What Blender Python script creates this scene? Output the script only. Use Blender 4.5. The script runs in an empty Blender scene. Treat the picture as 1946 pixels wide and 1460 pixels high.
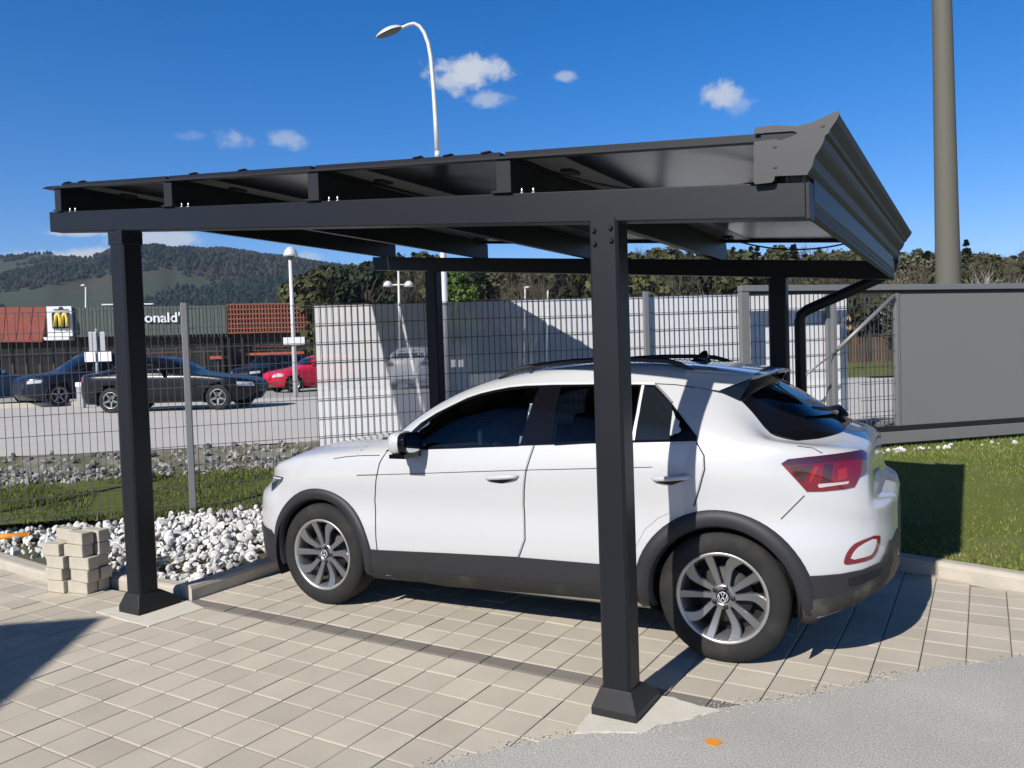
import bpy, bmesh, math, random
from mathutils import Vector, Matrix, Quaternion, noise
from mathutils.bvhtree import BVHTree
from mathutils.geometry import delaunay_2d_cdt
from mathutils.interpolate import poly_3d_calc
V = Vector
rnd = random.Random(7)
scene = bpy.context.scene
COL = scene.collection
R_ = math.radians

# ------------------------------------------------------------------ camera
CAM = V((1.2741, -3.1382, 1.6))
CR = V((0.86164313, 0.50643577, -0.0330746))
CU = V((0.01116172, 0.04624424, 0.9988678))
CF = V((-0.5073919, 0.86103675, -0.03419333))
FPX, IW, IH = 1507.15, 1946.0, 1460.0
cam = bpy.data.cameras.new("camera")
camo = bpy.data.objects.new("camera", cam); COL.objects.link(camo)
camo.matrix_world = Matrix((( CR.x, CU.x, -CF.x, CAM.x), (CR.y, CU.y, -CF.y, CAM.y), (CR.z, CU.z, -CF.z, CAM.z), (0, 0, 0, 1)))
cam.sensor_width = 36; cam.lens = FPX/IW*36; cam.clip_start = .05; cam.clip_end = 6000
scene.camera = camo
RH = V((CR.x, CR.y, 0)).normalized(); FH = V((-RH.y, RH.x, 0))

def ray(px, py):
    return CF + CR*((px-IW/2)/FPX) + CU*((IH/2-py)/FPX)
def pix(px, py, d):                       # point at depth d seen at a photo pixel
    return CAM + ray(px, py)*d
def pz(px, d, z):                         # point at column px, depth d, height z
    # solve for py so that height is z
    a = CF + CR*((px-IW/2)/FPX)
    t = (z-CAM.z - a.z*d)/(CU.z*d)
    return CAM + (a + CU*t)*d
def ld(l, d, z=0.0):                      # lateral / depth site coordinates
    p = CAM + RH*l + FH*d
    return V((p.x, p.y, z))
def to_ld(p):
    q = V((p[0], p[1], 0)) - V((CAM.x, CAM.y, 0))
    return q.dot(RH), q.dot(FH)
def on_plane(px, py, p0, n):
    r = ray(px, py); t = (p0-CAM).dot(n)/r.dot(n)
    return CAM + r*t
def on_ground(px, py, z=0.0):
    r = ray(px, py); return CAM + r*((z-CAM.z)/r.z)

# ------------------------------------------------------------------ materials
MATS = {}
def mat(name, col, rough=.6, metal=0., spec=.5, coat=0., var=0., vscale=8., bump=0., bscale=60., island=0., col2=None, mixscale=3., mixlo=.4, mixhi=.6, detail=6.):
    if name in MATS: return MATS[name]
    m = bpy.data.materials.new(name); m.use_nodes = True
    nt = m.node_tree; N = nt.nodes; L = nt.links
    b = N['Principled BSDF']
    b.inputs['Roughness'].default_value = rough; b.inputs['Metallic'].default_value = metal
    b.inputs['Specular IOR Level'].default_value = spec
    b.inputs['Coat Weight'].default_value = coat; b.inputs['Coat Roughness'].default_value = .04
    c4 = (*col, 1); b.inputs['Base Color'].default_value = c4
    tc = N.new('ShaderNodeTexCoord'); src = None
    if col2 is not None:
        n = N.new('ShaderNodeTexNoise'); n.inputs['Scale'].default_value = mixscale; n.inputs['Detail'].default_value = detail
        L.new(tc.outputs['Object'], n.inputs['Vector'])
        mr = N.new('ShaderNodeMapRange'); mr.inputs[1].default_value = mixlo; mr.inputs[2].default_value = mixhi
        L.new(n.outputs['Fac'], mr.inputs[0])
        mx = N.new('ShaderNodeMix'); mx.data_type = 'RGBA'; mx.inputs[6].default_value = c4; mx.inputs[7].default_value = (*col2, 1)
        L.new(mr.outputs[0], mx.inputs[0]); src = mx.outputs[2]
    def mul(fac_out, lo, hi, src):
        mr = N.new('ShaderNodeMapRange'); mr.inputs[3].default_value = lo; mr.inputs[4].default_value = hi
        L.new(fac_out, mr.inputs[0])
        vm = N.new('ShaderNodeVectorMath'); vm.operation = 'SCALE'
        if src is None: vm.inputs[0].default_value = col
        else: L.new(src, vm.inputs[0])
        L.new(mr.outputs[0], vm.inputs['Scale']); return vm.outputs[0]
    if var:
        n = N.new('ShaderNodeTexNoise'); n.inputs['Scale'].default_value = vscale; n.inputs['Detail'].default_value = 8
        L.new(tc.outputs['Object'], n.inputs['Vector']); src = mul(n.outputs['Fac'], 1-var, 1+var, src)
    if island:
        g = N.new('ShaderNodeNewGeometry'); src = mul(g.outputs['Random Per Island'], 1-island, 1+island, src)
    if src is not None: L.new(src, b.inputs['Base Color'])
    if bump:
        n = N.new('ShaderNodeTexNoise'); n.inputs['Scale'].default_value = bscale; n.inputs['Detail'].default_value = 6
        L.new(tc.outputs['Object'], n.inputs['Vector'])
        bp = N.new('ShaderNodeBump'); bp.inputs['Strength'].default_value = bump; bp.inputs['Distance'].default_value = .01
        L.new(n.outputs['Fac'], bp.inputs['Height']); L.new(bp.outputs[0], b.inputs['Normal'])
    MATS[name] = m; return m

def glass_mat(name, tint, gloss=.06):
    m = bpy.data.materials.new(name); m.use_nodes = True
    nt = m.node_tree; N = nt.nodes; L = nt.links; N.clear()
    o = N.new('ShaderNodeOutputMaterial'); t = N.new('ShaderNodeBsdfTransparent'); t.inputs[0].default_value = (*tint, 1)
    g = N.new('ShaderNodeBsdfGlossy'); g.inputs['Roughness'].default_value = .02; g.inputs[0].default_value = (.95, .95, .95, 1)
    f = N.new('ShaderNodeFresnel'); f.inputs[0].default_value = 1.5
    mx = N.new('ShaderNodeMixShader'); L.new(f.outputs[0], mx.inputs[0]); L.new(t.outputs[0], mx.inputs[1]); L.new(g.outputs[0], mx.inputs[2])
    L.new(mx.outputs[0], o.inputs[0]); MATS[name] = m; return m

M = dict(
 anth=mat('anthracite_powder_coat', (.0095, .0105, .0135), .46, 0, .32, var=.10, vscale=3, bump=.03, bscale=300),
 anth_l=mat('anthracite_sheet', (.022, .022, .023), .5, 0, .25, var=.08, vscale=3),
 black=mat('black_plastic', (.012, .012, .013), .5, var=.15),
 dark=mat('dark_void', (.004, .004, .005), .8),
 zinc=mat('zinc_screw', (.75, .75, .73), .3, .7),
 cells=mat('solar_cells', (.002, .003, .009), .17, 0, .5, var=.3, vscale=20),
 backsheet=mat('module_back_strip', (.16, .165, .17), .35, var=.1),
 paint=mat('white_car_paint', (.50, .503, .505), .34, 0, .5, coat=.9),
 gap=mat('gap_and_shade_dark', (.02, .02, .022), .7),
 clad=mat('grey_plastic_cladding', (.022, .022, .025), .55, 0, .4, var=.12, vscale=10, bump=.06, bscale=500),
 dirty=mat('dusty_lower_plastic', (.030, .029, .027), .7, 0, .3, col2=(.13, .12, .095), mixscale=5, mixlo=.50, mixhi=.72),
 gblack=mat('gloss_black', (.005, .005, .007), .04, 0, .32),
 chrome=mat('bright_trim', (.72, .73, .75), .3, .25),
 rubber=mat('tyre_rubber', (.018, .0178, .0175), .8, 0, .3, var=.25, vscale=9, col2=(.036, .034, .031), mixscale=7, mixlo=.5, mixhi=.75, bump=.1, bscale=200),
 alloy=mat('grey_alloy', (.27, .27, .275), .32, .75, .5, var=.06),
 alloy_in=mat('alloy_barrel', (.50, .49, .47), .35, .8, .5, var=.2, vscale=14),
 iron=mat('brake_iron', (.05, .048, .046), .6, .6, var=.2),
 red=mat('red_lamp_lens', (.16, .004, .014), .08, 0, .5, coat=1.),
 red2=mat('bright_red_lamp_element', (.30, .012, .012), .12, 0, .5, coat=1.),
 lampdark=mat('smoked_lamp_lens', (.05, .012, .02), .06, 0, .5, coat=1.),
 lampw=mat('clear_lamp_strip', (.50, .42, .43), .15, 0, .5, coat=1.),
 headl=mat('headlamp_glass', (.02, .035, .05), .05, 0, .5, coat=1.),
 cloth=mat('dark_seat_cloth', (.035, .036, .038), .85, var=.2, vscale=30),
 liner=mat('cabin_lining', (.03, .031, .033), .85),
)
GL_F = glass_mat('front_side_glass', (.46, .58, .62))
GL_R = glass_mat('privacy_glass', (.06, .08, .10))

# ------------------------------------------------------------------ mesh helpers
WM = {None: Matrix.Identity(4)}
class MB:
    def __init__(s): s.v = []; s.f = []; s.m = []; s.sm = []; s.n = None
    def add(s, vs, fs, mi=0, smooth=False):
        o = len(s.v); s.v += [V(v) for v in vs]
        for f in fs: s.f.append([i+o for i in f]); s.m.append(mi); s.sm.append(smooth)
        return o
    def hexa(s, p, mi=0):     # 8 points: bottom 4 ccw, top 4 ccw
        s.add(p, [(3,2,1,0),(4,5,6,7),(0,1,5,4),(1,2,6,5),(2,3,7,6),(3,0,4,7)], mi)
    def box(s, c, sz, rz=0, mi=0, mtx=None):
        x, y, z = sz[0]/2, sz[1]/2, sz[2]/2
        p = [V((a*x, b*y, e*z)) for e in (-1, 1) for a, b in ((-1,-1),(1,-1),(1,1),(-1,1))]
        T = (mtx or Matrix.Rotation(rz, 4, 'Z')); p = [T @ q + V(c) for q in p]
        s.hexa(p, mi)
    def bbox(s, c, sz, bev=.005, rz=0, mi=0, mtx=None):   # bevelled box
        x, y, z = sz[0]/2, sz[1]/2, sz[2]/2; b = min(bev, x*.9, y*.9, z*.9)
        T = (mtx or Matrix.Rotation(rz, 4, 'Z')); C = V(c)
        bm = bmesh.new()
        bmesh.ops.create_cube(bm, size=1)
        for v in bm.verts: v.co = V((v.co.x*2*x, v.co.y*2*y, v.co.z*2*z))
        bmesh.ops.bevel(bm, geom=bm.edges[:], offset=b, segments=2, affect='EDGES', profile=.5)
        bm.verts.index_update()
        s.add([T @ v.co + C for v in bm.verts], [[v.index for v in f.verts] for f in bm.faces], mi)
        bm.free()
    def tube(s, path, r, n=10, mi=0, cap=True, smooth=True):
        path = [V(p) for p in path]; k = len(path)
        rs = r if isinstance(r, (list, tuple)) else [r]*k
        up = None; rings = []
        for i, p in enumerate(path):
            t = (path[min(i+1, k-1)] - path[max(i-1, 0)]).normalized()
            if up is None:
                a = V((0, 0, 1)) if abs(t.z) < .9 else V((1, 0, 0))
                up = (a - t*a.dot(t)).normalized()
            else: up = (up - t*up.dot(t)).normalized()
            w = t.cross(up)
            rings.append([p + (up*math.cos(2*math.pi*j/n) + w*math.sin(2*math.pi*j/n))*rs[i] for j in range(n)])
        o = s.add([q for rr in rings for q in rr], [], mi)
        for i in range(k-1):
            for j in range(n):
                s.f.append([o+i*n+j, o+i*n+(j+1)%n, o+(i+1)*n+(j+1)%n, o+(i+1)*n+j]); s.m.append(mi); s.sm.append(smooth)
        if cap:
            s.f.append([o+j for j in range(n)][::-1]); s.m.append(mi); s.sm.append(False)
            s.f.append([o+(k-1)*n+j for j in range(n)]); s.m.append(mi); s.sm.append(False)
    def lathe(s, prof, n=32, T=None, mi=0, closed=False, smooth=True):   # prof: (radius, axial), axis = local Z of T
        T = T or Matrix.Identity(4); k = len(prof)
        o = s.add([T @ V((r*math.cos(2*math.pi*j/n), r*math.sin(2*math.pi*j/n), a)) for r, a in prof for j in range(n)], [], mi)
        for i in range(k if closed else k-1):
            i2 = (i+1) % k
            for j in range(n):
                s.f.append([o+i*n+j, o+i*n+(j+1)%n, o+i2*n+(j+1)%n, o+i2*n+j]); s.m.append(mi); s.sm.append(smooth)
    def prism(s, poly, ax0, ax1, T, mi=0):      # poly 2D in local XY of T, extruded along local Z
        n = len(poly)
        vs = [T @ V((x, y, ax0)) for x, y in poly] + [T @ V((x, y, ax1)) for x, y in poly]
        fs = [list(range(n))[::-1], list(range(n, 2*n))] + [[i, (i+1) % n, n+(i+1) % n, n+i] for i in range(n)]
        s.add(vs, fs, mi)
    def grid(s, P, mi=0, smooth=True, closeu=False):   # P[i][j]
        a, b = len(P), len(P[0])
        o = s.add([q for row in P for q in row], [], mi)
        for i in range(a-1):
            for j in range(b-1 + (1 if closeu else 0)):
                j2 = (j+1) % b
                s.f.append([o+i*b+j, o+i*b+j2, o+(i+1)*b+j2, o+(i+1)*b+j]); s.m.append(mi); s.sm.append(smooth)
    def build(s, name, mats, parent=None, origin=None, normals=None, recalc=True):
        if not isinstance(mats, (list, tuple)): mats = [mats]
        if parent is not None: Wm = WM[parent]
        else: Wm = Matrix.Translation(origin if origin is not None else V((0, 0, 0)))
        inv = Wm.inverted()
        me = bpy.data.meshes.new(name)
        me.from_pydata([inv @ v for v in s.v], [], s.f)
        for m_ in mats: me.materials.append(m_)
        me.polygons.foreach_set('material_index', s.m); me.polygons.foreach_set('use_smooth', s.sm)
        if recalc:
            bm = bmesh.new(); bm.from_mesh(me); bmesh.ops.recalc_face_normals(bm, faces=bm.faces[:]); bm.to_mesh(me); bm.free()
        me.update()
        o = bpy.data.objects.new(name, me); COL.objects.link(o)
        if parent is not None: o.parent = parent
        else: o.matrix_world = Wm
        WM[o] = Wm.copy()
        return o
def tag(o, label=None, cat=None, group=None, kind=None):
    if label: o['label'] = label
    if cat: o['category'] = cat
    if group: o['group'] = group
    if kind: o['kind'] = kind
    return o
def empty(name, loc, label, cat, rz=0., scale=1., group=None):
    o = bpy.data.objects.new(name, None); COL.objects.link(o)
    o.empty_display_size = .2
    T = Matrix.LocRotScale(V(loc), Quaternion((0, 0, 1), rz), V((scale,)*3))
    o.location = loc; o.rotation_euler = (0, 0, rz); o.scale = (scale,)*3
    WM[o] = T; tag(o, label, cat, group); return o
def copy_tree(o, T=None, parent=None):
    c = o.copy(); COL.objects.link(c)
    if parent is not None: c.parent = parent
    for ch in [x for x in o.children]: copy_tree(ch, None, c)
    return c
def place(o, loc, rz=0., scale=1.):
    o.location = loc; o.rotation_euler = (0, 0, rz); o.scale = (scale,)*3
def lerp(a, b, t): return a + (b-a)*t
def sstep(a, b, x):
    t = max(0., min(1., (x-a)/(b-a))); return t*t*(3-2*t)
def interp(tab, x):
    if x <= tab[0][0]: return tab[0][1]
    for (x0, y0), (x1, y1) in zip(tab, tab[1:]):
        if x <= x1: return lerp(y0, y1, (x-x0)/(x1-x0))
    return tab[-1][1]
def inpoly(x, y, P):
    c = False; n = len(P); j = n-1
    for i in range(n):
        if (P[i][1] > y) != (P[j][1] > y) and x < (P[j][0]-P[i][0])*(y-P[i][1])/(P[j][1]-P[i][1]) + P[i][0]: c = not c
        j = i
    return c
# ================================================================== SETTING
SM = dict(
 paver=mat('concrete_paver', (.505, .452, .365), .85, 0, .3, var=.16, vscale=3.2, island=.09, bump=.2, bscale=260),
 paver_d=mat('grey_strip_paver', (.205, .18, .158), .85, 0, .3, var=.15, vscale=8, island=.08, bump=.15, bscale=260),
 joint=mat('joint_sand', (.14, .118, .088), .95, var=.2, vscale=20),
 concrete=mat('kerb_concrete', (.46, .42, .35), .9, 0, .3, var=.22, vscale=7, bump=.3, bscale=90),
 pad=mat('fresh_mortar', (.62, .585, .50), .9, 0, .3, var=.12, vscale=12, bump=.25, bscale=120),
 soil=mat('bare_soil', (.10, .085, .06), .95, 0, .2, col2=(.09, .10, .045), mixscale=3, var=.3, vscale=25, bump=.6, bscale=50),
 lawn=mat('lawn_ground', (.115, .135, .028), .95, 0, .2, col2=(.14, .15, .055), mixscale=2.2, mixlo=.45, mixhi=.75, var=.3, vscale=40, bump=.6, bscale=90),
 stone=mat('white_limestone', (.62, .61, .59), .85, 0, .3, island=.34, var=.2, vscale=14, bump=.4, bscale=60),
 rubble=mat('grey_rubble', (.23, .225, .21), .9, 0, .3, island=.5, var=.2, vscale=14),
 bankg=mat('grey_bank_gravel', (.22, .21, .175), .95, 0, .2, col2=(.13, .13, .07), mixscale=2, var=.35, vscale=30, bump=.8, bscale=40),
 road=mat('pale_road', (.50, .475, .44), .9, 0, .3, var=.1, vscale=1.2, bump=.2, bscale=60),
 park=mat('car_park_asphalt', (.36, .345, .32), .9, 0, .3, var=.15, vscale=.6),
 ground=mat('open_ground', (.13, .13, .07), .95, 0, .2, col2=(.07, .10, .03), mixscale=.05, var=.2, vscale=.3),
 lime=mat('line_paint', (.75, .75, .73), .7),
)
def asphalt_material():
    m = mat('worn_asphalt', (.30, .295, .285), .92, 0, .3)
    nt = m.node_tree; N = nt.nodes; L = nt.links; b = N['Principled BSDF']; tc = N.new('ShaderNodeTexCoord')
    def noi(s, d=4, r=.6):
        n = N.new('ShaderNodeTexNoise'); n.inputs['Scale'].default_value = s; n.inputs['Detail'].default_value = d; n.inputs['Roughness'].default_value = r
        L.new(tc.outputs['Object'], n.inputs['Vector']); return n.outputs['Fac']
    def ramp(f, lo, hi, a, c):
        r = N.new('ShaderNodeMapRange'); r.inputs[1].default_value = lo; r.inputs[2].default_value = hi; r.inputs[3].default_value = a; r.inputs[4].default_value = c
        L.new(f, r.inputs[0]); return r.outputs[0]
    g = ramp(noi(130, 3, .7), .32, .68, .62, 1.32)
    w = ramp(noi(.9, 5), .3, .7, .88, 1.12)
    mm = N.new('ShaderNodeMath'); mm.operation = 'MULTIPLY'; L.new(g, mm.inputs[0]); L.new(w, mm.inputs[1])
    vm = N.new('ShaderNodeVectorMath'); vm.operation = 'SCALE'; vm.inputs[0].default_value = (.455, .438, .40); L.new(mm.outputs[0], vm.inputs['Scale'])
    st = ramp(noi(6.5, 4, .55), .69, .74, 0, .75)
    mx = N.new('ShaderNodeMix'); mx.data_type = 'RGBA'; L.new(st, mx.inputs[0]); L.new(vm.outputs[0], mx.inputs[6]); mx.inputs[7].default_value = (.60, .59, .56, 1)
    L.new(mx.outputs[2], b.inputs['Base Color'])
    bp = N.new('ShaderNodeBump'); bp.inputs['Strength'].default_value = .7; bp.inputs['Distance'].default_value = .006
    L.new(noi(110, 4, .7), bp.inputs['Height']); L.new(bp.outputs[0], b.inputs['Normal'])
    return m
SM['asphalt'] = asphalt_material()

def d_f(l): return 8.742+.292*l
def z_f(l): return .19+.14*sstep(-2.5, 2.5, l)
def d_r(l): return max(d_f(l)+.9, 10.5+.8*sstep(-5.4, -2.8, l)+.15*sstep(-2, 5, l))
def pl_at(P, t):             # point on polyline at fraction t of its length
    Ls = [0]
    for a, b in zip(P, P[1:]): Ls.append(Ls[-1]+math.hypot(b[0]-a[0], b[1]-a[1]))
    s = t*Ls[-1]
    for i in range(len(P)-1):
        if s <= Ls[i+1] or i == len(P)-2:
            u = (s-Ls[i])/max(1e-9, Ls[i+1]-Ls[i]); return tuple(lerp(a, b, u) for a, b in zip(P[i], P[i+1]))
def sheet(name, near, far, n, m, zf, mt, bumpz=0., kind='structure'):
    mb = MB(); P = []
    for i in range(n+1):
        a, b = near(i/n), far(i/n); row = []
        for j in range(m+1):
            t = j/m; x, y = lerp(a[0], b[0], t), lerp(a[1], b[1], t)
            z = zf(x, y, t) + (bumpz*noise.noise(V((x*1.7, y*1.7, 0))) if 0 < j < m else 0)
            row.append(V((x, y, z)))
        P.append(row)
    mb.grid(P); o = mb.build(name, mt, recalc=False)
    tag(o, kind=kind); return o

# base ground reaching the horizon
ls = [-4000, -2000, -900, -400, -200, -100, -60, -40] + [-30+i*1.0 for i in range(61)] + [40, 60, 100, 200, 400, 900, 2000, 4000]
ds = [-3000, -1000, -300, -100, -50, -30, -20, -10, -4, 0, 3, 5, 6, 7, 7.5, 8, 8.5, 9, 9.5, 10, 10.5, 11, 11.5, 12, 13, 15, 20, 30, 50, 100, 300, 1000, 2000, 4000]
mb = MB(); mb.grid([[ld(l, d, lerp(-.12, .45, sstep(8.5, 13, d))) for d in ds] for l in ls])
tag(mb.build('ground', SM['ground'], recalc=False), kind='structure')

KERB = [(-3.40, 4.42), (-1.0, 3.66), (.94, 3.03), (1.51, 2.85), (2.2, 2.66), (3.2, 2.68), (5, 3.1), (9, 4.3)]
ASPH = [(3.0, 2.62), (2.2, 2.30), (1.454, 1.548), (.907, 1.028), (.709, .75), (.514, .541), (.363, .388), (.20, .262), (.099, .092), (.038, -.062), (-.193, -.192), (-.346, -.37), (-.629, -.71), (-1.2, -1.38), (-2.6, -3.0), (-5, -5.7)]
# paving blocks: every block is real geometry with a chamfer
mb = MB(); mbd = MB()
rot = -.005
def pav(a, b): return -2.81 + a*math.cos(rot)-b*math.sin(rot), -1.105 + a*math.sin(rot)+b*math.cos(rot)
rows = [(-.2*k, -.2*k+.2, 0) for k in range(20, 0, -1)] + [(.2*k, .2*k+.2, 0) for k in range(7)] + [(1.4, 1.412, 9), (1.412, 1.522, 1)] + [(1.525+.2*k, 1.725+.2*k, 0) for k in range(20)]
apoly = ASPH + [(-5, -9), (14, -9), (14, 2.6)]
def kerb_y(x):
    return interp([(p[0], p[1]) for p in KERB], x)
for (b0, b1, kind) in rows:
    if kind == 9: continue
    for i in range(-38, 32):
        a0, a1 = .2*i, .2*i+.2
        cx, cy = pav((a0+a1)/2, (b0+b1)/2)
        if cx < -3.42 and cy > .26: continue
        if cy > kerb_y(cx)-.02: continue
        if inpoly(cx, cy, apoly) and all(inpoly(*pav(p, q), apoly) for p in (a0-.15, a1+.15) for q in (b0-.15, b1+.15)): continue
        if kind == 1 and cx > .35: continue
        g = .0026; gy = .0010; ch = .0070; z = rnd.uniform(-.0015, .0015); tx, ty = rnd.uniform(-.006, .006), rnd.uniform(-.006, .006)
        def ring(ins, zz):
            out = []
            for p, q in ((a0+g+ins, b0+gy+ins), (a1-g-ins, b0+gy+ins), (a1-g-ins, b1-gy-ins), (a0+g+ins, b1-gy-ins)):
                x, y = pav(p, q); out.append(V((x, y, zz + z + tx*(p-(a0+a1)/2)+ty*(q-(b0+b1)/2))))
            return out
        t = mbd if kind == 1 else mb
        t.add(ring(ch, 0)+ring(0, -.0024)+ring(0, -.05), [(0,1,2,3)] + [(4+k, 4+(k+1) % 4, (k+1) % 4, k) for k in range(4)] + [(8+k, 8+(k+1) % 4, 4+(k+1) % 4, 4+k) for k in range(4)])
tag(mb.build('paving', SM['paver'], recalc=False), kind='structure')
tag(mbd.build('paving_strip', SM['paver_d'], recalc=False), kind='structure')
mb = MB(); mb.add([V((-11, -7, -.014)), V((3.5, -7, -.014)), V((3.5, 4.6, -.014)), V((-3.4, 4.6, -.014)), V((-3.4, .35, -.014)), V((-11, .35, -.014))], [(0,1,2,3,4,5)])
tag(mb.build('paving_bed', SM['joint'], recalc=False), kind='structure')
# asphalt drive with a ragged edge
E2 = []
for a, b in zip(ASPH, ASPH[1:]):
    n = max(1, int(math.hypot(b[0]-a[0], b[1]-a[1])/.025))
    for k in range(n):
        x, y = lerp(a[0], b[0], k/n), lerp(a[1], b[1], k/n)
        w = .024*noise.noise(V((x*6, y*6, 1)))+.022*noise.noise(V((x*40, y*40, 3)))
        dx, dy = b[0]-a[0], b[1]-a[1]; q = math.hypot(dx, dy); E2.append((x-dy/q*w, y+dx/q*w))
E2 += [(-5, -5.7), (-5, -30), (40, -30), (40, 8), (9, 4.2), (5, 3.02), (3.2, 2.60)]
mb = MB(); n = len(E2)
mb.add([V((x, y, .008)) for x, y in E2]+[V((x, y, -.01)) for x, y in E2], [list(range(n))]+[(i, (i+1) % n, n+(i+1) % n, n+i) for i in range(n)])
tag(mb.build('asphalt', SM['asphalt'], recalc=False), kind='structure')
mb = MB()
for _ in range(900):
    i = rnd.randrange(len(ASPH)-4); a, b = ASPH[i], ASPH[i+1]; t = rnd.random(); o_ = rnd.gauss(0, .035)
    x, y = lerp(a[0], b[0], t), lerp(a[1], b[1], t); q = math.hypot(b[0]-a[0], b[1]-a[1]); x -= (b[1]-a[1])/q*o_; y += (b[0]-a[0])/q*o_
    mb.add([V((x, y, .008))+v*rnd.uniform(.0025, .0065) for v in [V((1, 0, 0)), V((-.6, .8, 0)), V((-.6, -.8, .1)), V((0, 0, 1))]], [(0, 1, 3), (1, 2, 3), (2, 0, 3)])
tag(mb.build('grit', mat('asphalt_grit', (.33, .32, .30), .9, island=.4), recalc=False), kind='stuff')
# mortar pads at the feet of the two front posts
def blob(P, z, name, mt, amp=.012, step=.02, kind='structure'):
    Q = []
    for a, b in zip(P, P[1:]+P[:1]):
        k = max(1, int(math.hypot(b[0]-a[0], b[1]-a[1])/step))
        for i in range(k):
            x, y = lerp(a[0], b[0], i/k), lerp(a[1], b[1], i/k)
            Q.append((x+amp*noise.noise(V((x*14, y*14, 5))), y+amp*noise.noise(V((x*14, y*14, 9)))))
    mb = MB(); n = len(Q)
    mb.add([V((x, y, z)) for x, y in Q]+[V((x, y, -.01)) for x, y in Q], [list(range(n))]+[(i, (i+1) % n, n+(i+1) % n, n+i) for i in range(n)])
    return tag(mb.build(name, mt, recalc=False), kind=kind)
blob([(-3.79, -.075), (-3.19, -.108), (-3.17, .29), (-3.43, .35), (-3.74, .35)], .0045, 'mortar_pad', SM['pad'])
blob([(-.215, -.20), (.02, -.075), (.12, .07), (.27, .27), (.04, .30), (-.24, .3)], .0125, 'mortar_pad', SM['pad'], .02)
p = on_ground(1356, 1415, .0)
o = blob([(p.x+.034*math.cos(a)*(1+.2*math.sin(3*a)), p.y+.034*math.sin(a)) for a in [i*.4 for i in range(16)]], .011, 'paint_mark', mat('orange_marking_spray', (.72, .28, .03), .8), .008, .01)

# kerbs
def kerb(path, h, w, name='kerb', round_end=False):
    mb = MB(); P = []; path = [V((a, b, 0)) for a, b in path]
    dense = []
    for a, b in zip(path, path[1:]):
        k = max(1, int((b-a).length/.25)); dense += [a.lerp(b, i/k) for i in range(k)]
    dense.append(path[-1])
    for i, p in enumerate(dense):
        t = (dense[min(i+1, len(dense)-1)]-dense[max(i-1, 0)]).normalized(); nn = V((-t.y, t.x, 0))
        jz = .004*noise.noise(V((p.x*2, p.y*2, 0)))
        prof = [(-w/2, -.05), (-w/2, h*.72), (-w*.40, h*.92), (-w*.28, h), (w*.30, h), (w*.45, h*.93), (w/2, h*.8), (w/2, -.05)]
        P.append([p + nn*a + V((0, 0, b+jz)) for a, b in prof])
    mb.grid(P, smooth=False); n = 8
    mb.f.append(list(range(n))); mb.m.append(0); mb.sm.append(False)
    mb.f.append([len(mb.v)-n+i for i in range(n)][::-1]); mb.m.append(0); mb.sm.append(False)
    return tag(mb.build(name, SM['concrete']), kind='structure')
kerb(KERB, .105, .13)
kerb([(-3.46, .37), (-3.475, 1.3), (-3.46, 4.4)], .105, .12)
kerb([(-8.5, .42), (-6.1, .40), (-5.2, .30), (-4.8, .265)], .07, .14)
kerb([(-4.36, .40), (-3.95, .41), (-3.52, .42)], .085, .12)

# right lawn
sheet('lawn', lambda t: pl_at([(a, b+.05) for a, b in KERB], t), lambda t: tuple(ld(lerp(-.35, 9.5, t), d_f(lerp(-.35, 9.5, t))+.2))[:2], 70, 40,
      lambda x, y, t: lerp(.095, z_f(to_ld((x, y))[0])+.01, t**.9), SM['lawn'], .012)
LAWN = lambda x, y: None
# gravel bed soil between the kerb and the fence
sheet('gravel_bed', lambda t: (lerp(-10, -3.5, t), .45), lambda t: tuple(ld(lerp(-7.2, -.35, t), d_f(lerp(-7.2, -.35, t))+.25))[:2], 50, 24,
      lambda x, y, t: lerp(.0, .19, min(1, t*1.05)), SM['soil'], .02)
# bank behind the fence, road, car park
fl = lambda e, t0=-12., t1=10.: (lambda t: tuple(ld(lerp(t0, t1, t), d_f(lerp(t0, t1, t))+e))[:2])
def mid(fr):
    def f(t):
        l = lerp(-12., 10., t); return tuple(ld(l, lerp(d_f(l), d_r(l), fr)))[:2]
    return f
sheet('grass_bank', mid(.02), mid(.55), 90, 8, lambda x, y, t: lerp(z_f(to_ld((x, y))[0])-.005, lerp(z_f(to_ld((x, y))[0]), .5, .52), t), SM['lawn'], .03)
sheet('gravel_bank', mid(.55), mid(1.02), 90, 10, lambda x, y, t: lerp(lerp(z_f(to_ld((x, y))[0]), .5, .52), .5, t), SM['bankg'], .05)
sheet('road', lambda t: tuple(ld(lerp(-60, 60, t), d_r(lerp(-60, 60, t))))[:2], lambda t: tuple(ld(lerp(-60, 60, t), 26.3))[:2], 60, 4, lambda x, y, t: .5, SM['road'])
sheet('car_park', lambda t: tuple(ld(lerp(-90, 12, t), 26.3))[:2], lambda t: tuple(ld(lerp(-120, 20, t), 75))[:2], 30, 10, lambda x, y, t: .5, SM['park'])
sheet('field', lambda t: tuple(ld(lerp(2, 60, t), 27.5))[:2], lambda t: tuple(ld(lerp(4, 100, t), 60))[:2], 30, 10, lambda x, y, t: .508, SM['lawn'])
def kerb_at(l0, l1, d0, d1, z, h, w):
    a, b = ld(l0, d0, z), ld(l1, d1, z); mb = MB(); c = (a+b)/2; t = b-a
    mb.bbox(c+V((0, 0, h/2)), (t.length, w, h), .02, math.atan2(t.y, t.x)); return tag(mb.build('kerb', SM['concrete']), kind='structure')
kerb_at(-18, -8.5, 25.2, 25.9, .48, .16, .35); kerb_at(-4.6, 2.5, 26.2, 26.4, .48, .16, .35)

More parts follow.
